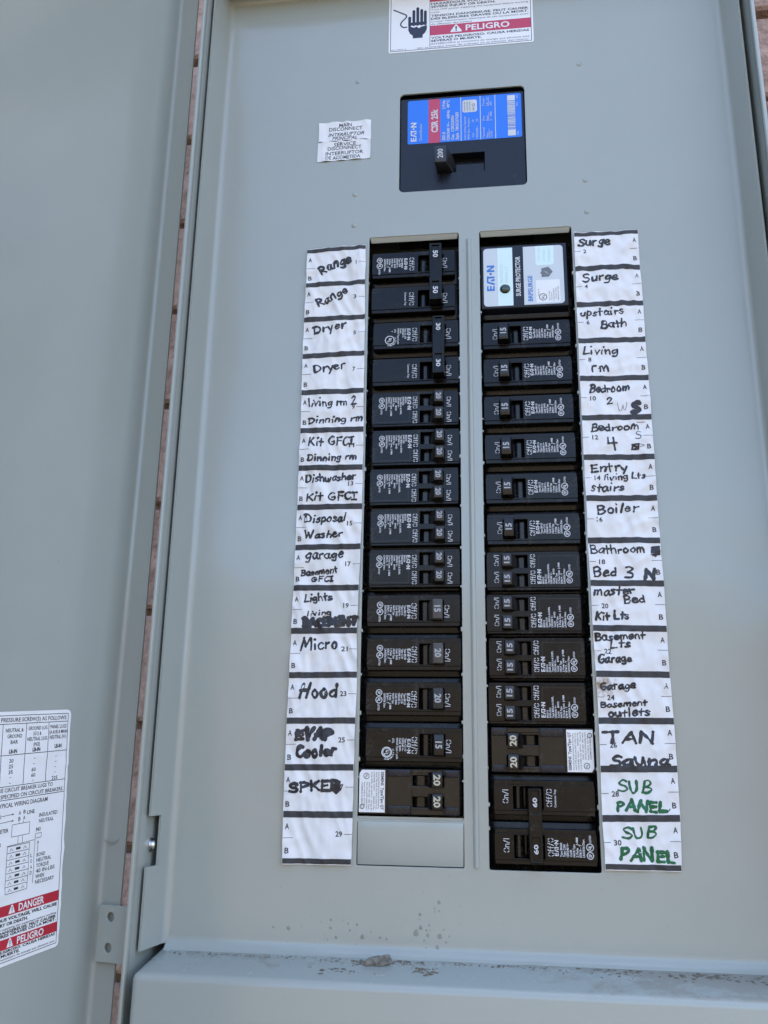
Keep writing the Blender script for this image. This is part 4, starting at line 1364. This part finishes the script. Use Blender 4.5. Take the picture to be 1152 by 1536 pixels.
m.build('screw_hole', 'moulded', mb_)
YB = -.06
m = MB()
m.flat(rrect(-41.0, 36.6, 270.0, 305.2, 1.4, 4), YB)
lab = m.build('blue_label', 'blue', mb_)
m = MB()
m.rect(-26.6, -18.6, 269.9, 305.25, YB - .04)
m.build('red_band', 'crimson', lab)
m = MB()
for x in (-4.4, 8.8, 18.9):
    m.rect(x - .22, x + .22, 270.0, 305.2, YB - .04)
m.flat(rrect(-3.3, 6.6, 292.6, 302.6, 1.5, 4), YB - .04)
YL = YB - .1
eaton(m, -38.8, -34.9, 272.0, 287.2, YL)
T(m, 'Circuit Breaker', -32.9, -31.2, 272.2, 286.0, YL)
T(m, 'CSR 25k', -24.6, -20.4, 278.2, 297.0, YL, .03)
T(m, '200 A', -17.3, -15.2, 271.2, 278.2, YL, .02)
T(m, '2 Pole', -17.3, -15.2, 296.6, 303.6, YL, .02)
T(m, '120/240 V~   60Hz  40°C', -14.1, -12.2, 271.2, 303.8, YL, .02)
T(m, 'Cat.  CSR2200N', -11.1, -9.2, 271.2, 290.6, YL, .02)
T(m, 'Style  7803C07G83', -8.1, -6.1, 271.2, 293.2, YL, .02)
T(m, 'Interrupting Capacity', -2.6, -1.2, 270.8, 289.4, YL)
T(m, 'RMS Sym. Ampere', .0, 1.4, 270.8, 287.8, YL)
T(m, 'Volt', 3.0, 4.3, 272.0, 275.5, YL)
T(m, 'kA', 3.0, 4.3, 284.2, 286.4, YL)
T(m, '120/240~', 5.7, 7.1, 270.8, 281.0, YL)
T(m, '25', 5.7, 7.1, 284.2, 286.8, YL)
for b0, ws in ((271.0, ('Terminal', 'Wire', 'Cu/AL')), (284.4, ('Wire', 'Size', '2 - 300')), (296.6, ('Torque', 'Lb. In.', '250'))):
    for i, s in enumerate(ws):
        T(m, s, 10.2 + i * 2.5, 11.6 + i * 2.5, b0, b0 + 1.05 * len(s), YL)
    m.rect(14.45, 14.65, b0, b0 + 7, YL)
m.rect(27.2, 32.4, 299.6, 303.8, YL)
m.rect(27.2, 32.4, 271.4, 276.2, YL)
rn = random.Random(3)
z = 276.8
while z < 299.0:
    w = rn.choice((.22, .3, .5, .75))
    m.rect(27.2, 32.4, z, z + w, YL)
    z += w + rn.choice((.22, .3, .45))
T(m, '4062', 33.2, 34.3, 271.6, 274.6, YL)
T(m, '7013', 33.2, 34.3, 294.6, 298.0, YL)
T(m, '002', 33.2, 34.3, 301.0, 303.6, YL)
m.build('label_print', 'white_ink', lab)
m = MB()
T(m, 'E7819', 3.6, 4.9, 293.6, 296.4, YL - .05)
for i in range(3):
    T(m, 'Listed Ckt Bkr', -2.4 + i * 1.8, -1.5 + i * 1.8, 293.6, 301.4, YL - .05)
m.disc(4.2, 298.2, 1.1, YL - .05, 14, .8)
m.build('approval_print', 'print_black', lab)
ORG = (0, 0, 0)


# ================================================================== PAPER DIRECTORY STRIPS
def wrinkle(seed, amp=1.0):
    def h(x, z):
        v = noise.noise(Vector((x * .10, z * .03, seed))) * .55
        v += (1 - abs(noise.noise(Vector((x * .13 + .04 * z, z * .05, seed + 9))) * 2)) * .50
        v += (1 - abs(noise.noise(Vector((x * .07 - .06 * z, z * .08, seed + 30))) * 2)) * .35
        v += noise.noise(Vector((x * .33, z * .22, seed + 21))) * .14
        return max(.02, (0.35 + v * 1.8)) * amp
    return h


def strip(name, bars, odd, label, seed, pm_):
    global ORG
    base = ((bars[-1][0] + bars[-1][2]) / 2, 0.0, bars[-1][1])
    root = thing(name, base)
    ORG = base
    tag(root, label, 'label strip', 'handwritten circuit label strips')
    h = wrinkle(seed)
    # paper: cells between the printed bars, a fine grid that follows the wrinkles
    nx, nz = 40, 20
    vs, fs = [], []
    rn = random.Random(seed)
    ext = [(bars[0][0], bars[0][1] + 1.7, bars[0][2], bars[0][3] + 1.7)] + [b for b in bars[1:-1]] + [(bars[-1][0], bars[-1][1] - 1.8, bars[-1][2], bars[-1][3] - 1.8)]
    prev = 0
    for k in range(len(ext) - 1):
        A, B = ext[k], ext[k + 1]
        for j in range(nz + (1 if k == len(ext) - 2 else 0)):
            t = j / nz
            xl, zl, xr, zr = (A[i] + (B[i] - A[i]) * t for i in range(4))
            for i in range(nx + 1):
                s = i / nx
                x, z = xl + (xr - xl) * s, zl + (zr - zl) * s
                e = 0.0
                if k == 0 and j == 0:
                    e = noise.noise(Vector((x * .2, 3, seed))) * .7
                x += (noise.noise(Vector((s * 3, z * .07, seed + 4))) * .25)
                vs.append((x, -.12 - h(x, z), z + e))
    rows_n = len(vs) // (nx + 1)
    for j in range(rows_n - 1):
        for i in range(nx):
            a = j * (nx + 1) + i
            fs.append((a + nx + 1, a + nx + 2, a + 1, a))
    m = MB()
    m.add(vs, fs)
    m.build('paper', pm_, root, 70)
    yb = -.12 - .05
    for k, (x0, z0, x1, z1) in enumerate(bars):
        m = MB()
        hb = 1.4 if k in (0, 15) else 1.75
        N = 80
        P = [(x0 + .1 + (x1 - x0 - .2) * i / N, z0 + (z1 - z0) * i / N) for i in range(N + 1)]
        P = [(x, z + noise.noise(Vector((x * .3, z, seed))) * .12) for x, z in P]
        vs = []
        for s in range(7):
            dz = (s / 3 - 1) * hb
            vs += [(x, yb - .07 - h(x, z + dz), z + dz) for x, z in P]
        m.add(vs, [(s * (N + 1) + i, s * (N + 1) + i + 1, s * (N + 1) + N + 2 + i, s * (N + 1) + N + 1 + i) for s in range(6) for i in range(N)])
        m.build('divider_bar', 'bar_grey', root, 70)
    for k in range(15):
        m = MB()
        A, B = bars[k], bars[k + 1]

        def at(u, v):
            return (A[0] + (B[0] - A[0]) * v) * (1 - u) + (A[2] + (B[2] - A[2]) * v) * u, (A[1] + (B[1] - A[1]) * v) * (1 - u) + (A[3] + (B[3] - A[3]) * v) * u
        num = str(2 * k + (1 if odd else 2))
        rot = math.atan2(A[3] - A[1], A[2] - A[0])
        if odd:
            for c, v in (('A', .32), ('B', .84)):
                p = at(.03, v)
                text(m, c, *p, 2.35, 2.9, yb - .05, .022, h=h, rot=rot)
            MB().ribbon(subdiv([at(0.003, .51), at(.15, .505)], 1.2), .26, yb - .05, h, caps=False).build('tick_line', 'print_black', root)
            w = 1.9 * len(num) - (.5 if num[0] == '1' else 0)
            p = at(.86, .47)
            text(m, num, p[0] - (w if num != '1' else .9), p[1], w if num != '1' else .55, 2.7, yb - .05, .022, h=h, rot=rot)
            MB().ribbon(subdiv([at(.885, .42), at(.997, .42)], 1.2), .26, yb - .05, h, caps=False).build('tick_line', 'print_black', root)
        else:
            for c, v in (('A', .30), ('B', .80)):
                p = at(.905, v)
                text(m, c, *p, 2.35, 2.9, yb - .05, .022, h=h, rot=rot)
            MB().ribbon(subdiv([at(.86, .47), at(.997, .47)], 1.2), .26, yb - .05, h, caps=False).build('tick_line', 'print_black', root)
            p = at(.135, .56)
            w = 1.95 * len(num) - (.4 if num[0] == '1' else 0)
            text(m, num, p[0], p[1], w, 2.7, yb - .05, .022, h=h, rot=rot)
            MB().ribbon(subdiv([at(0.003, .5), at(.095, .5)], 1.2), .26, yb - .05, h, caps=False).build('tick_line', 'print_black', root)
        m.build('printed_lettering', 'print_black', root)
    for row in range(1 if odd else 2, 31, 2):
        for ink in (0, 1):
            m = MB()
            words = []
            for i, (rw, txt, x0, z0, x1, z1, cap, pen, ik) in enumerate(HAND):
                if rw == row and ik == ink:
                    handwrite(m, txt, x0, z0, x1, z1, cap, pen, yb - .09, h, row * 31 + i)
                    words.append(txt)
            for i, (rw, pts, pen, ik) in enumerate(SCRIB):
                if rw == row and ik == ink:
                    m.ribbon(subdiv(pts, 1.0), pen, yb - .13, h)
            if m.v:
                m.build('handwriting', 'green_ink' if ink else 'black_ink', root, label=('green' if ink else 'black') + ' marker handwriting reading ' + ' '.join(words))
    ORG = (0, 0, 0)
    return root


strip('circuit_label_strip', BAR_L, True, 'wrinkled white label strip with odd circuit numbers left of the breakers', 11, 'paper')
M['paper_stained'] = stained_paper_material((69.5 - (BAR_R[-1][0] + BAR_R[-1][2]) / 2) * .001, (-94.0 - BAR_R[-1][1]) * .001)
strip('circuit_label_strip', BAR_R, False, 'wrinkled white label strip with even circuit numbers right of the breakers', 47, 'paper_stained')


# ================================================================== SMALL PAPER LABELS BESIDE THE MAIN BREAKER
def paper_label(name, corners, lines, label, seed):
    """corners tl,tr,br,bl in mm; lines: (text, x0, x1, fraction from the top of the baseline, cap, slant)"""
    global ORG
    tl, tr, br, bl_ = corners
    base = ((bl_[0] + br[0]) / 2, 0.0, (bl_[1] + br[1]) / 2)
    root = thing(name, base)
    ORG = base
    tag(root, label, 'label')

    def h(x, z):
        s = (x - tl[0]) / (tr[0] - tl[0])
        e = abs((z - (tl[1] + bl_[1]) / 2) / ((tl[1] - bl_[1]) / 2))
        return .18 + (.25 + .6 * e * e) * (.5 + .5 * math.sin(s * 21 + seed + noise.noise(Vector((s * 4, z * .1, seed))) * 3)) + .3 * noise.noise(Vector((x * .15, z * .08, seed)))
    at = lambda u, v: ((tl[0] + (bl_[0] - tl[0]) * v) * (1 - u) + (tr[0] + (br[0] - tr[0]) * v) * u, (tl[1] + (bl_[1] - tl[1]) * v) * (1 - u) + (tr[1] + (br[1] - tr[1]) * v) * u)
    nx, nz = 44, 14
    vs, fs = [], []
    for j in range(nz + 1):
        for i in range(nx + 1):
            x, z = at(i / nx, j / nz)
            vs.append((x, -.1 - h(x, z), z))
    for j in range(nz):
        for i in range(nx):
            a = j * (nx + 1) + i
            fs.append((a + nx + 1, a + nx + 2, a + 1, a))
    m = MB()
    m.add(vs, fs)
    m.build('paper', 'paper', root, 70)
    m = MB()
    rot = math.atan2(tr[1] - tl[1], tr[0] - tl[0])
    for txt, u0, u1, v, cap, sl in lines:
        p, q = at(u0, v), at(u1, v)
        text(m, txt, p[0], p[1], q[0] - p[0], cap, -.16, .014, sl, h=h, rot=rot)
    m.build('lettering', 'print_black', root)
    ORG = (0, 0, 0)


paper_label('main_disconnect_label', ((-102.9, 291.1), (-66.4, 291.4), (-66.2, 276.1), (-102.6, 275.7)),
            [('MAIN', .39, .63, .27, 2.7, 0), ('DISCONNECT', .195, .835, .47, 2.7, 0), ('INTERRUPTOR', .18, .87, .75, 2.7, .25), ('PRINCIPAL', .26, .74, .955, 2.7, .25)],
            'small wrinkled white label reading MAIN DISCONNECT left of the main breaker', 2)
paper_label('service_disconnect_label', ((-103.1, 275.4), (-66.3, 275.6), (-66.4, 260.4), (-103.3, 259.9)),
            [('SERVICE', .305, .725, .25, 2.6, 0), ('DISCONNECT', .19, .83, .44, 2.6, 0), ('INTERRUPTOR', .155, .865, .70, 2.7, 0), ('DE ACOMETIDA', .16, .815, .93, 2.7, 0)],
            'small wrinkled white label reading SERVICE DISCONNECT below the MAIN DISCONNECT one', 5)

# ================================================================== WARNING STICKER AT THE TOP
ws = thing('warning_sticker', (-55.0, 0, 345.5))
tag(ws, 'white and red danger sticker with black hand emblem above the main breaker', 'sticker')
m = MB()
m.plate(rrect(0, 101.6, 0, 52.4, 1.6, 4), [], -.28, 0, .05, 1)
m.build('backing', 'sticker', ws)
m = MB()
Yp = -.33
for a, b_, c, d in ((1.2, 1.6, 1.2, 51.2), (99.9, 100.3, 1.2, 51.2), (1.2, 100.3, 1.2, 1.6), (1.2, 100.3, 50.8, 51.2), (29.2, 29.55, 1.4, 51.0)):
    m.rect(a, b_, c, d, Yp)
W = 68.4
for s, v, w, cap, bo in (('HAZARDOUS VOLTAGE, WILL CAUSE', 39.2, W, 1.75, .025), ('SEVERE INJURY OR DEATH.', 36.6, 45.6, 1.75, .025), ('Turn OFF power supplying this equipment before working', 34.2, W, 1.35, .0), ('inside.', 31.9, 6.6, 1.35, 0),
                         ('TENSION DANGEREUSE. PEUT CAUSER', 28.7, W, 1.75, .025), ('DES BLESSURES GRAVES OU LA MORT.', 26.1, W, 1.75, .025), ("Couper l'alimentation électrique de cet équipement avant", 23.8, W, 1.35, 0), ("d'y effectuer des travaux", 21.6, 29.0, 1.3, 0),
                         ('VOLTAJE PELIGROSO. CAUSA HERIDAS', 9.6, W, 1.75, .025), ('SEVERAS O MUERTE.', 7.0, 35.4, 1.75, .025), ('INTERRUMPA el suministro de energía que alimenta este', 4.6, W, 1.35, 0), ('equipo antes de trabajar en el interior del mismo.', 2.3, W, 1.35, 0)):
    text(m, s, 30.2, v, w, cap, Yp, bo)
text(m, '30-17491-2', 1.9, 2.0, 10.4, 1.1, Yp)
text(m, 'REV. 02', 20.6, 2.0, 7.6, 1.1, Yp)
# struck hand and wire
for x, lo, hi in ((14.9, 22.5, 29.5), (17.9, 23, 35.0), (20.7, 23, 37.2), (23.5, 23, 35.3), (26.1, 23, 33.8)):
    m.ribbon([(x, lo), (x, hi)], 2.05, Yp)
m.flat([(13.9, 22.6), (27.1, 22.6), (27.2, 25.2), (13.9, 25.2)], Yp)
m.flat([(14.0, 18.6), (15.2, 15.6), (17.2, 13.8), (17.2, 11.4), (24.2, 11.4), (24.2, 13.8), (26.0, 15.6), (27.2, 18.6), (27.2, 22.0), (23.2, 21.0), (21.4, 19.8), (20.2, 21.4), (18.0, 20.6), (14.0, 22.4)], Yp)
m.ribbon(smooth_path([(3.6, 37.4), (8.4, 34.6), (12.4, 32.0), (12.0, 29.6), (9.2, 26.4), (8.6, 23.6), (10.6, 21.6), (12.8, 21.6)], 6), 1.0, Yp)
m.build('black_print', 'navy_ink', ws)
m = MB()
m.rect(29.55, 99.9, 12.6, 20.9, Yp)
m.rect(29.55, 99.9, 41.9, 50.8, Yp)
red = m.build('red_bar', 'crimson', ws)
m = MB()
for v, s, w in ((14.6, 'PELIGRO', 30.6), (43.9, 'DANGER', 28.0)):
    text(m, s, 54.6, v, w, 4.7, Yp - .06, .02)
    m.flat([(44.2, v - .7), (51.6, v - .7), (52.0, v), (48.4, v + 5.6), (47.4, v + 5.6), (43.8, v)], Yp - .06)
m.build('white_word', 'sticker', red)
m = MB()
for v in (14.6, 43.9):
    m.flat([(47.5, v + 1.2), (48.3, v + 1.2), (48.5, v + 4.2), (47.3, v + 4.2)], Yp - .12)
    m.disc(47.9, v + .4, .5, Yp - .12, 10)
m.build('exclamation_mark', 'navy_ink', red)

# ================================================================== STICKER ON THE DOOR
px, py = D(38.0, 0.0)
ds = bpy.data.objects.new('wiring_diagram_sticker', None)
COL.objects.link(ds)
ds.location = (px * .001, py * .001, -.1123 + ZC)
ds.rotation_euler = (0, R(-4.5), TH)
ds.scale = (1.05, 1, 1)
tag(ds, 'creased white torque table and wiring diagram sticker on the open door', 'sticker')
FW, FH = 96.0, 116.5


def hs(x, z):
    return .18 + .16 * noise.noise(Vector((x * .07, z * .09, 5))) + .32 * max(0, noise.noise(Vector((x * .03 + z * .01, z * .16, 8)))) ** 2 * 4


m = MB()
nx, nz = 40, 60
vs, fs = [], []
for j in range(nz + 1):
    for i in range(nx + 1):
        x, z = -FW * i / nx, -FH * j / nz
        # rounded corners
        for cx, cz, sx, sz in ((-2.4, -2.4, 1, 1), (-2.4, -FH + 2.4, 1, -1), (-FW + 2.4, -2.4, -1, 1), (-FW + 2.4, -FH + 2.4, -1, -1)):
            dx, dz = (x - cx) * sx, (z - cz) * sz
            if dx > 0 and dz > 0:
                k = max(dx, dz) / max(1e-6, math.hypot(dx, dz))
                x, z = cx + dx * k * sx, cz + dz * k * sz
        x += noise.noise(Vector((x * .05, z * .12, 2))) * .6
        vs.append((x, -.05 - hs(x, z), z))
for j in range(nz):
    for i in range(nx):
        a = j * (nx + 1) + i
        fs.append((a, a + nx + 1, a + nx + 2, a + 1))
m.add(vs, fs)
m.build('backing', 'sticker', ds, 70)
Yp = -.12
m = MB()
ln = lambda a, b_, w=.3: m.ribbon(subdiv([a, b_], 2), w, Yp, hs, caps=False)
ln((-1.9, -1.9), (-1.9, -FH + 1.8))
ln((-FW + 2, -1.9), (-FW + 2, -FH + 1.8))
for z in (-1.9, -5.9, -20.6, -35.2, -41.4, -FH + 1.8):
    ln((-1.9, z), (-FW + 2, z))
for x in (-15.6, -30.4, -45.2, -60):
    ln((x, -5.9), (x, -35.2))


def tx(s, x0, z, w, cap=1.75, bo=.0):
    text(m, s, x0, z, w, cap, Yp, bo + .012, h=hs)


tx('TORQUE ALL WIRE PRESSURE SCREW(S) AS FOLLOWS:', -72.0, -4.9, 69.0, 1.9)
tx('PANEL LUGS', -14.4, -9.2, 11.6)
tx('(A & B) & MAIN', -15.0, -11.8, 12.8)
tx('NEUTRAL (N1)', -14.6, -14.4, 12.0)
tx('LB-IN', -10.8, -19.0, 5.0, 1.75, .03)
tx('GROUND LUG', -29.0, -9.4, 12.4)
tx('(G1) &', -25.6, -12.0, 5.2)
tx('NEUTRAL LUG', -29.4, -14.6, 13.0)
tx('(N2)', -25.2, -17.2, 4.2)
tx('LB-IN', -25.6, -19.8, 5.0, 1.75, .03)
tx('NEUTRAL &', -43.4, -9.8, 11.2)
tx('GROUND', -42.2, -12.6, 9.2)
tx('BAR', -40.0, -15.4, 4.6)
tx('LB-IN', -40.6, -19.8, 5.0, 1.75, .03)
tx('WIRE SIZE', -58.4, -9.6, 11.2)
for x, vals in ((-38.8, ('20', '25', '35', '-', '-')), (-24.0, ('-', '-', '60', '60', '-')), (-9.4, ('-', '-', '-', '-', '225'))):
    for i, s in enumerate(vals):
        w = 1.35 * len(s) if s != '-' else .9
        if s == '-':
            m.rect(x - .5, x + .5, -23.3 - i * 2.65, -23.05 - i * 2.65, Yp, hs)
        else:
            tx(s, x - w / 2, -24.2 - i * 2.65, w)
tx('TORQUE CIRCUIT BREAKER LUGS TO', -52.5, -37.8, 42.0, 1.8)
tx('VALUES SPECIFIED ON CIRCUIT BREAKERS.', -54.0, -40.7, 51.2, 1.8)
tx('TYPICAL WIRING DIAGRAM', -46.0, -44.9, 32.6, 2.0)
tx('LINE', -26.6, -49.6, 5.0)
tx('A', -32.0, -49.2, 1.4)
tx('B', -29.0, -49.0, 1.4)
tx('B', -32.0, -52.0, 1.4)
tx('A', -29.0, -51.8, 1.4)
tx('INSULATED', -18.4, -52.0, 12.4)
tx('NEUTRAL', -18.4, -54.8, 10.0)
tx('GROUNDING', -56.0, -49.8, 13.0)
tx('SERVICE', -54.0, -52.6, 9.6)
tx('METER', -44.2, -56.4, 6.4)
tx('N1', -20.0, -58.6, 2.8, 1.7, .02)
tx('N2', -44.6, -62.4, 2.8, 1.7, .02)
for i, s in enumerate(('BOND', 'NEUTRAL', 'TORQUE', '40 IN-LBS', 'WHEN', 'NECESSARY')):
    tx(s, -18.6, -70.8 - i * 2.55, 1.42 * len(s))
for i, c in enumerate('LOAD'):
    tx(c, -22.6, -70.4 - i * 2.7, 1.2)
    tx(c, -44.2, -72.4 - i * 2.7, 1.2)
for a, b_ in (((-43, -48.7), (-36, -48.5)), ((-46, -51.8), (-36, -51.5)), ((-35.6, -53.4), (-24.4, -53.4)), ((-24.4, -53.4), (-24.4, -59.0)), ((-24.4, -59.0), (-35.6, -59.0)), ((-35.6, -59.0), (-35.6, -53.4)),
              ((-31.4, -59.0), (-31.4, -62.8)), ((-28.6, -59.0), (-28.6, -62.8)), ((-20.3, -59.6), (-16.4, -59.6)), ((-16.4, -59.6), (-16.4, -61.8)), ((-16.4, -61.8), (-20.3, -61.8)), ((-20.3, -61.8), (-20.3, -59.6)),
              ((-20.3, -62.4), (-20.3, -82.8)), ((-18.2, -63.4), (-18.2, -68.6)), ((-31.4, -52.4), (-31.4, -53.4)), ((-28.6, -52.2), (-28.6, -53.4)), ((-20.3, -62.4), (-38, -62.9))):
    ln(a, b_, .24)
m.flat([(-36, -48.0), (-34.8, -48.5), (-36, -49.0)], Yp, hs)
m.flat([(-36, -51.0), (-34.8, -51.5), (-36, -52.0)], Yp, hs)
m.flat([(-18.7, -64.4), (-18.2, -63.0), (-17.7, -64.4)], Yp, hs)
for k in range(7):
    z = -63.2 - k * 3.05
    for a, b_ in (((-37.6, z), (-23.8, z)), ((-37.6, z), (-37.6, z - 3.05)), ((-23.8, z), (-23.8, z - 3.05)), ((-37.6, z - 3.05), (-23.8, z - 3.05))):
        ln(a, b_, .24)
    m.rect(-32.2, -29.4, z - 2.1, z - 1.0, Yp, hs)
    for c in (-35.0, -26.6):
        m.ribbon([(c - 1.2, z - 2.0), (c - .5, z - 2.0), (c - .4, z - 1.4), (c, z - 1.1), (c + .4, z - 1.4), (c + .5, z - 2.0), (c + 1.2, z - 2.0)], .2, Yp, hs, caps=False)
for s, z, w, cap, bo in (('HAZARDOUS VOLTAGE, WILL CAUSE', -96.6, 50.0, 1.4, .03), ('SEVERE INJURY OR DEATH.', -98.8, 31.0, 1.4, .03), ('Turn OFF power supplying this equipment before working', -100.5, 50.0, .9, 0), ('TENSION DANGEREUSE. PEUT CAUSER', -102.2, 50.0, 1.2, .03), ('DES BLESSURES GRAVES OU LA MORT.', -103.7, 50.0, 1.2, .03),
                         ('VOLTAJE PELIGROSO. CAUSA HERIDAS', -110.7, 50.0, 1.2, .03), ('SEVERAS O MUERTE.', -112.4, 27.0, 1.2, .03), ('INTERRUMPA el suministro de energia que alimenta este', -113.8, 50.0, .9, 0)):
    tx(s, -3.0 - 50.0, z, w, cap, bo)
m.build('black_print', 'print_black', ds)
m = MB()
for z0, z1 in ((-94.4, -89.6), (-109.2, -104.6)):
    n = 24
    vs = []
    for zz in (z0, z1):
        vs += [(-2.1 - (FW - 4.3) * i / n, Yp - .05 - hs(-2.1 - (FW - 4.3) * i / n, zz), zz) for i in range(n + 1)]
    m.add(vs, [(i + 1, i, n + 1 + i, n + 2 + i) for i in range(n)])
red = m.build('red_bar', 'red', ds)
m = MB()
text(m, 'DANGER', -28.4, -93.6, 16.4, 3.3, Yp - .14, .02, h=hs)
text(m, 'PELIGRO', -28.2, -108.4, 17.0, 3.1, Yp - .14, .02, h=hs)
for z in (-93.8, -108.6):
    m.flat([(-34.6, z), (-30.6, z), (-32.2, z + 3.8), (-33.0, z + 3.8)], Yp - .14, hs)
m.build('white_word', 'sticker', red)
m = MB()
for z in (-93.8, -108.6):
    m.rect(-32.8, -32.4, z + 1.1, z + 3.0, Yp - .24, hs)
    m.rect(-32.8, -32.4, z + .4, z + .8, Yp - .24, hs)
m.build('exclamation_mark', 'print_black', red)

# ================================================================== DIRT
def ledge_z(y):
    return -235.9 - (y * -1 + 0) * (5.8 / 43.6) - 0.5


m = MB()
rn = random.Random(21)


def crumb(m, c, r, flat=.6, n=7):
    """small irregular lump"""
    vs = [(c[0], c[1], c[2] + r * flat)]
    for k, (q, zz) in enumerate(((.7, .55), (1.0, .0))):
        for i in range(n):
            a = 2 * math.pi * i / n + k * .4
            rr = r * q * rn.uniform(.65, 1.25)
            vs.append((c[0] + rr * math.cos(a), c[1] + rr * math.sin(a) * .8, c[2] + r * flat * zz))
    fs = [(0, 1 + i, 1 + (i + 1) % n) for i in range(n)] + [(1 + i, 1 + n + i, 1 + n + (i + 1) % n, 1 + (i + 1) % n) for i in range(n)]
    m.add(vs, fs)


for i in range(620):
    x = rn.uniform(-168, 168)
    dens = .35 + .65 * max(0, noise.noise(Vector((x * .03, 1, 4))) + .3) + (.5 if x > 60 else 0)
    if rn.random() > dens:
        continue
    y = -6.5 - abs(rn.gauss(0, 2.0 if x < 40 else 5.5))
    if y < -34:
        continue
    crumb(m, (x, y, ledge_z(y)), rn.choice((.22, .3, .3, .45, .6, .8)) * rn.uniform(.8, 1.3), rn.uniform(.3, .7))
for i in range(240):
    x, y = rn.uniform(-168, 168), rn.uniform(-35, -6)
    crumb(m, (x, y, ledge_z(y)), rn.uniform(.12, .3), .4, 5)
for cx, cy, w, k in ((-63, -12, 5, 22), (-73, -11, 7, 24), (-26, -17, 9, 46), (-34, -9, 12, 50), (-8, -8, 6, 20), (-68, -24, 12, 34), (-140, -9, 9, 30), (-120, -10, 8, 20)):
    for i in range(k):
        x, y = cx + rn.gauss(0, w * .45), min(-6, cy + rn.gauss(0, 1.6))
        crumb(m, (x, y, ledge_z(y)), rn.uniform(.25, .8), rn.uniform(.3, .6), 6)
for cx, cy, w, k in ((-62, -11, 4, 10), (-74, -22, 9, 12), (-26, -20, 7, 18), (-34, -8, 10, 14), (120, -10, 30, 50), (70, -8, 14, 16), (150, -16, 14, 30)):
    for i in range(k):                              # flat flakes and bigger crumbs
        x, y = cx + rn.gauss(0, w * .5), min(-6, cy + rn.gauss(0, 2.2))
        if abs(x) < 168 and y > -35:
            crumb(m, (x, y, ledge_z(y)), rn.uniform(.6, 1.7), rn.uniform(.15, .5), 8)
m.build('loose_dirt', 'mud', None, 60, kind='stuff')
bpy.data.objects['loose_dirt'].location = (0, 0, ZC)
tag(bpy.data.objects['loose_dirt'], 'crumbs of dried mud scattered along the ledge below the breakers', 'dirt', kind='stuff')

m = MB()
for x, z, r in SPAT + [(rn.uniform(-160, 160), rn.uniform(-228, -195), rn.uniform(.12, .3)) for i in range(60)] + [(rn.uniform(-165, 165), rn.uniform(-180, 380), rn.uniform(.1, .24)) for i in range(46)]:
    if -66 < x < -6 and -192 < z < 199 or 6 < x < 66 and -192 < z < 199 or 66 < abs(x) < 109 and z > -192:
        continue
    n = 9
    vs = [(x, -.16 - r * .12, z)]
    for i in range(n):
        a = 2 * math.pi * i / n
        rr = r * rn.uniform(.6, 1.0)
        vs.append((x + rr * math.cos(a), -.02, z + rr * 1.1 * math.sin(a)))
    m.add(vs, [(0, 1 + (i + 1) % n, 1 + i) for i in range(n)])
o = m.build('mud_spatter', 'spatter', None, 70, kind='stuff')
o.location = (0, 0, ZC)
tag(o, 'dried mud spots spattered over the panel face above the ledge', 'mud', kind='stuff')

m = MB()                                            # specks and nicks on the inside of the door
for i in range(34):
    s, z, r = rn.uniform(14, 150), rn.uniform(-250, 400), rn.uniform(.12, .32)
    if 34 < s < 140 and -235 < z < -105:
        continue
    x, y = D(s, .05)
    m.add([(x - du.x * r * math.cos(a) * rr, y - du.y * r * math.cos(a) * rr, z + r * math.sin(a) * rr) for a, rr in ((R(t), rn.uniform(.6, 1.2)) for t in range(0, 360, 60))], [(0, 1, 2, 3, 4, 5)])
m.build('door_specks', 'mud', door, kind='stuff')

# one larger clod lying on the ledge
bm = bmesh.new()
bmesh.ops.create_icosphere(bm, subdivisions=3, radius=1.0)
for v in bm.verts:
    k = 1 + .5 * noise.noise(v.co * 1.4 + Vector((3, 1, 2))) + .22 * noise.noise(v.co * 4.2)
    v.co = Vector((v.co.x * 6.0 * k, v.co.y * 3.4 * k, max(-1.6, v.co.z * 3.8 * k + v.co.x * .8)))
me = bpy.data.meshes.new('mud_clod')
bm.to_mesh(me)
bm.free()
for v in me.vertices:
    v.co *= .001
for p in me.polygons:
    p.use_smooth = True
me.set_sharp_from_angle(angle=R(35))
me.materials.append(M['stone'])
clod = bpy.data.objects.new('mud_clod', me)
COL.objects.link(clod)
clod.location = (-.0515, -.0130, (ledge_z(-13.0) + 1.2) * .001 + ZC)
clod.rotation_euler = (0, R(-6), R(12))
tag(clod, 'largest lump of dried brown mud on the ledge below the left column', 'mud clod')
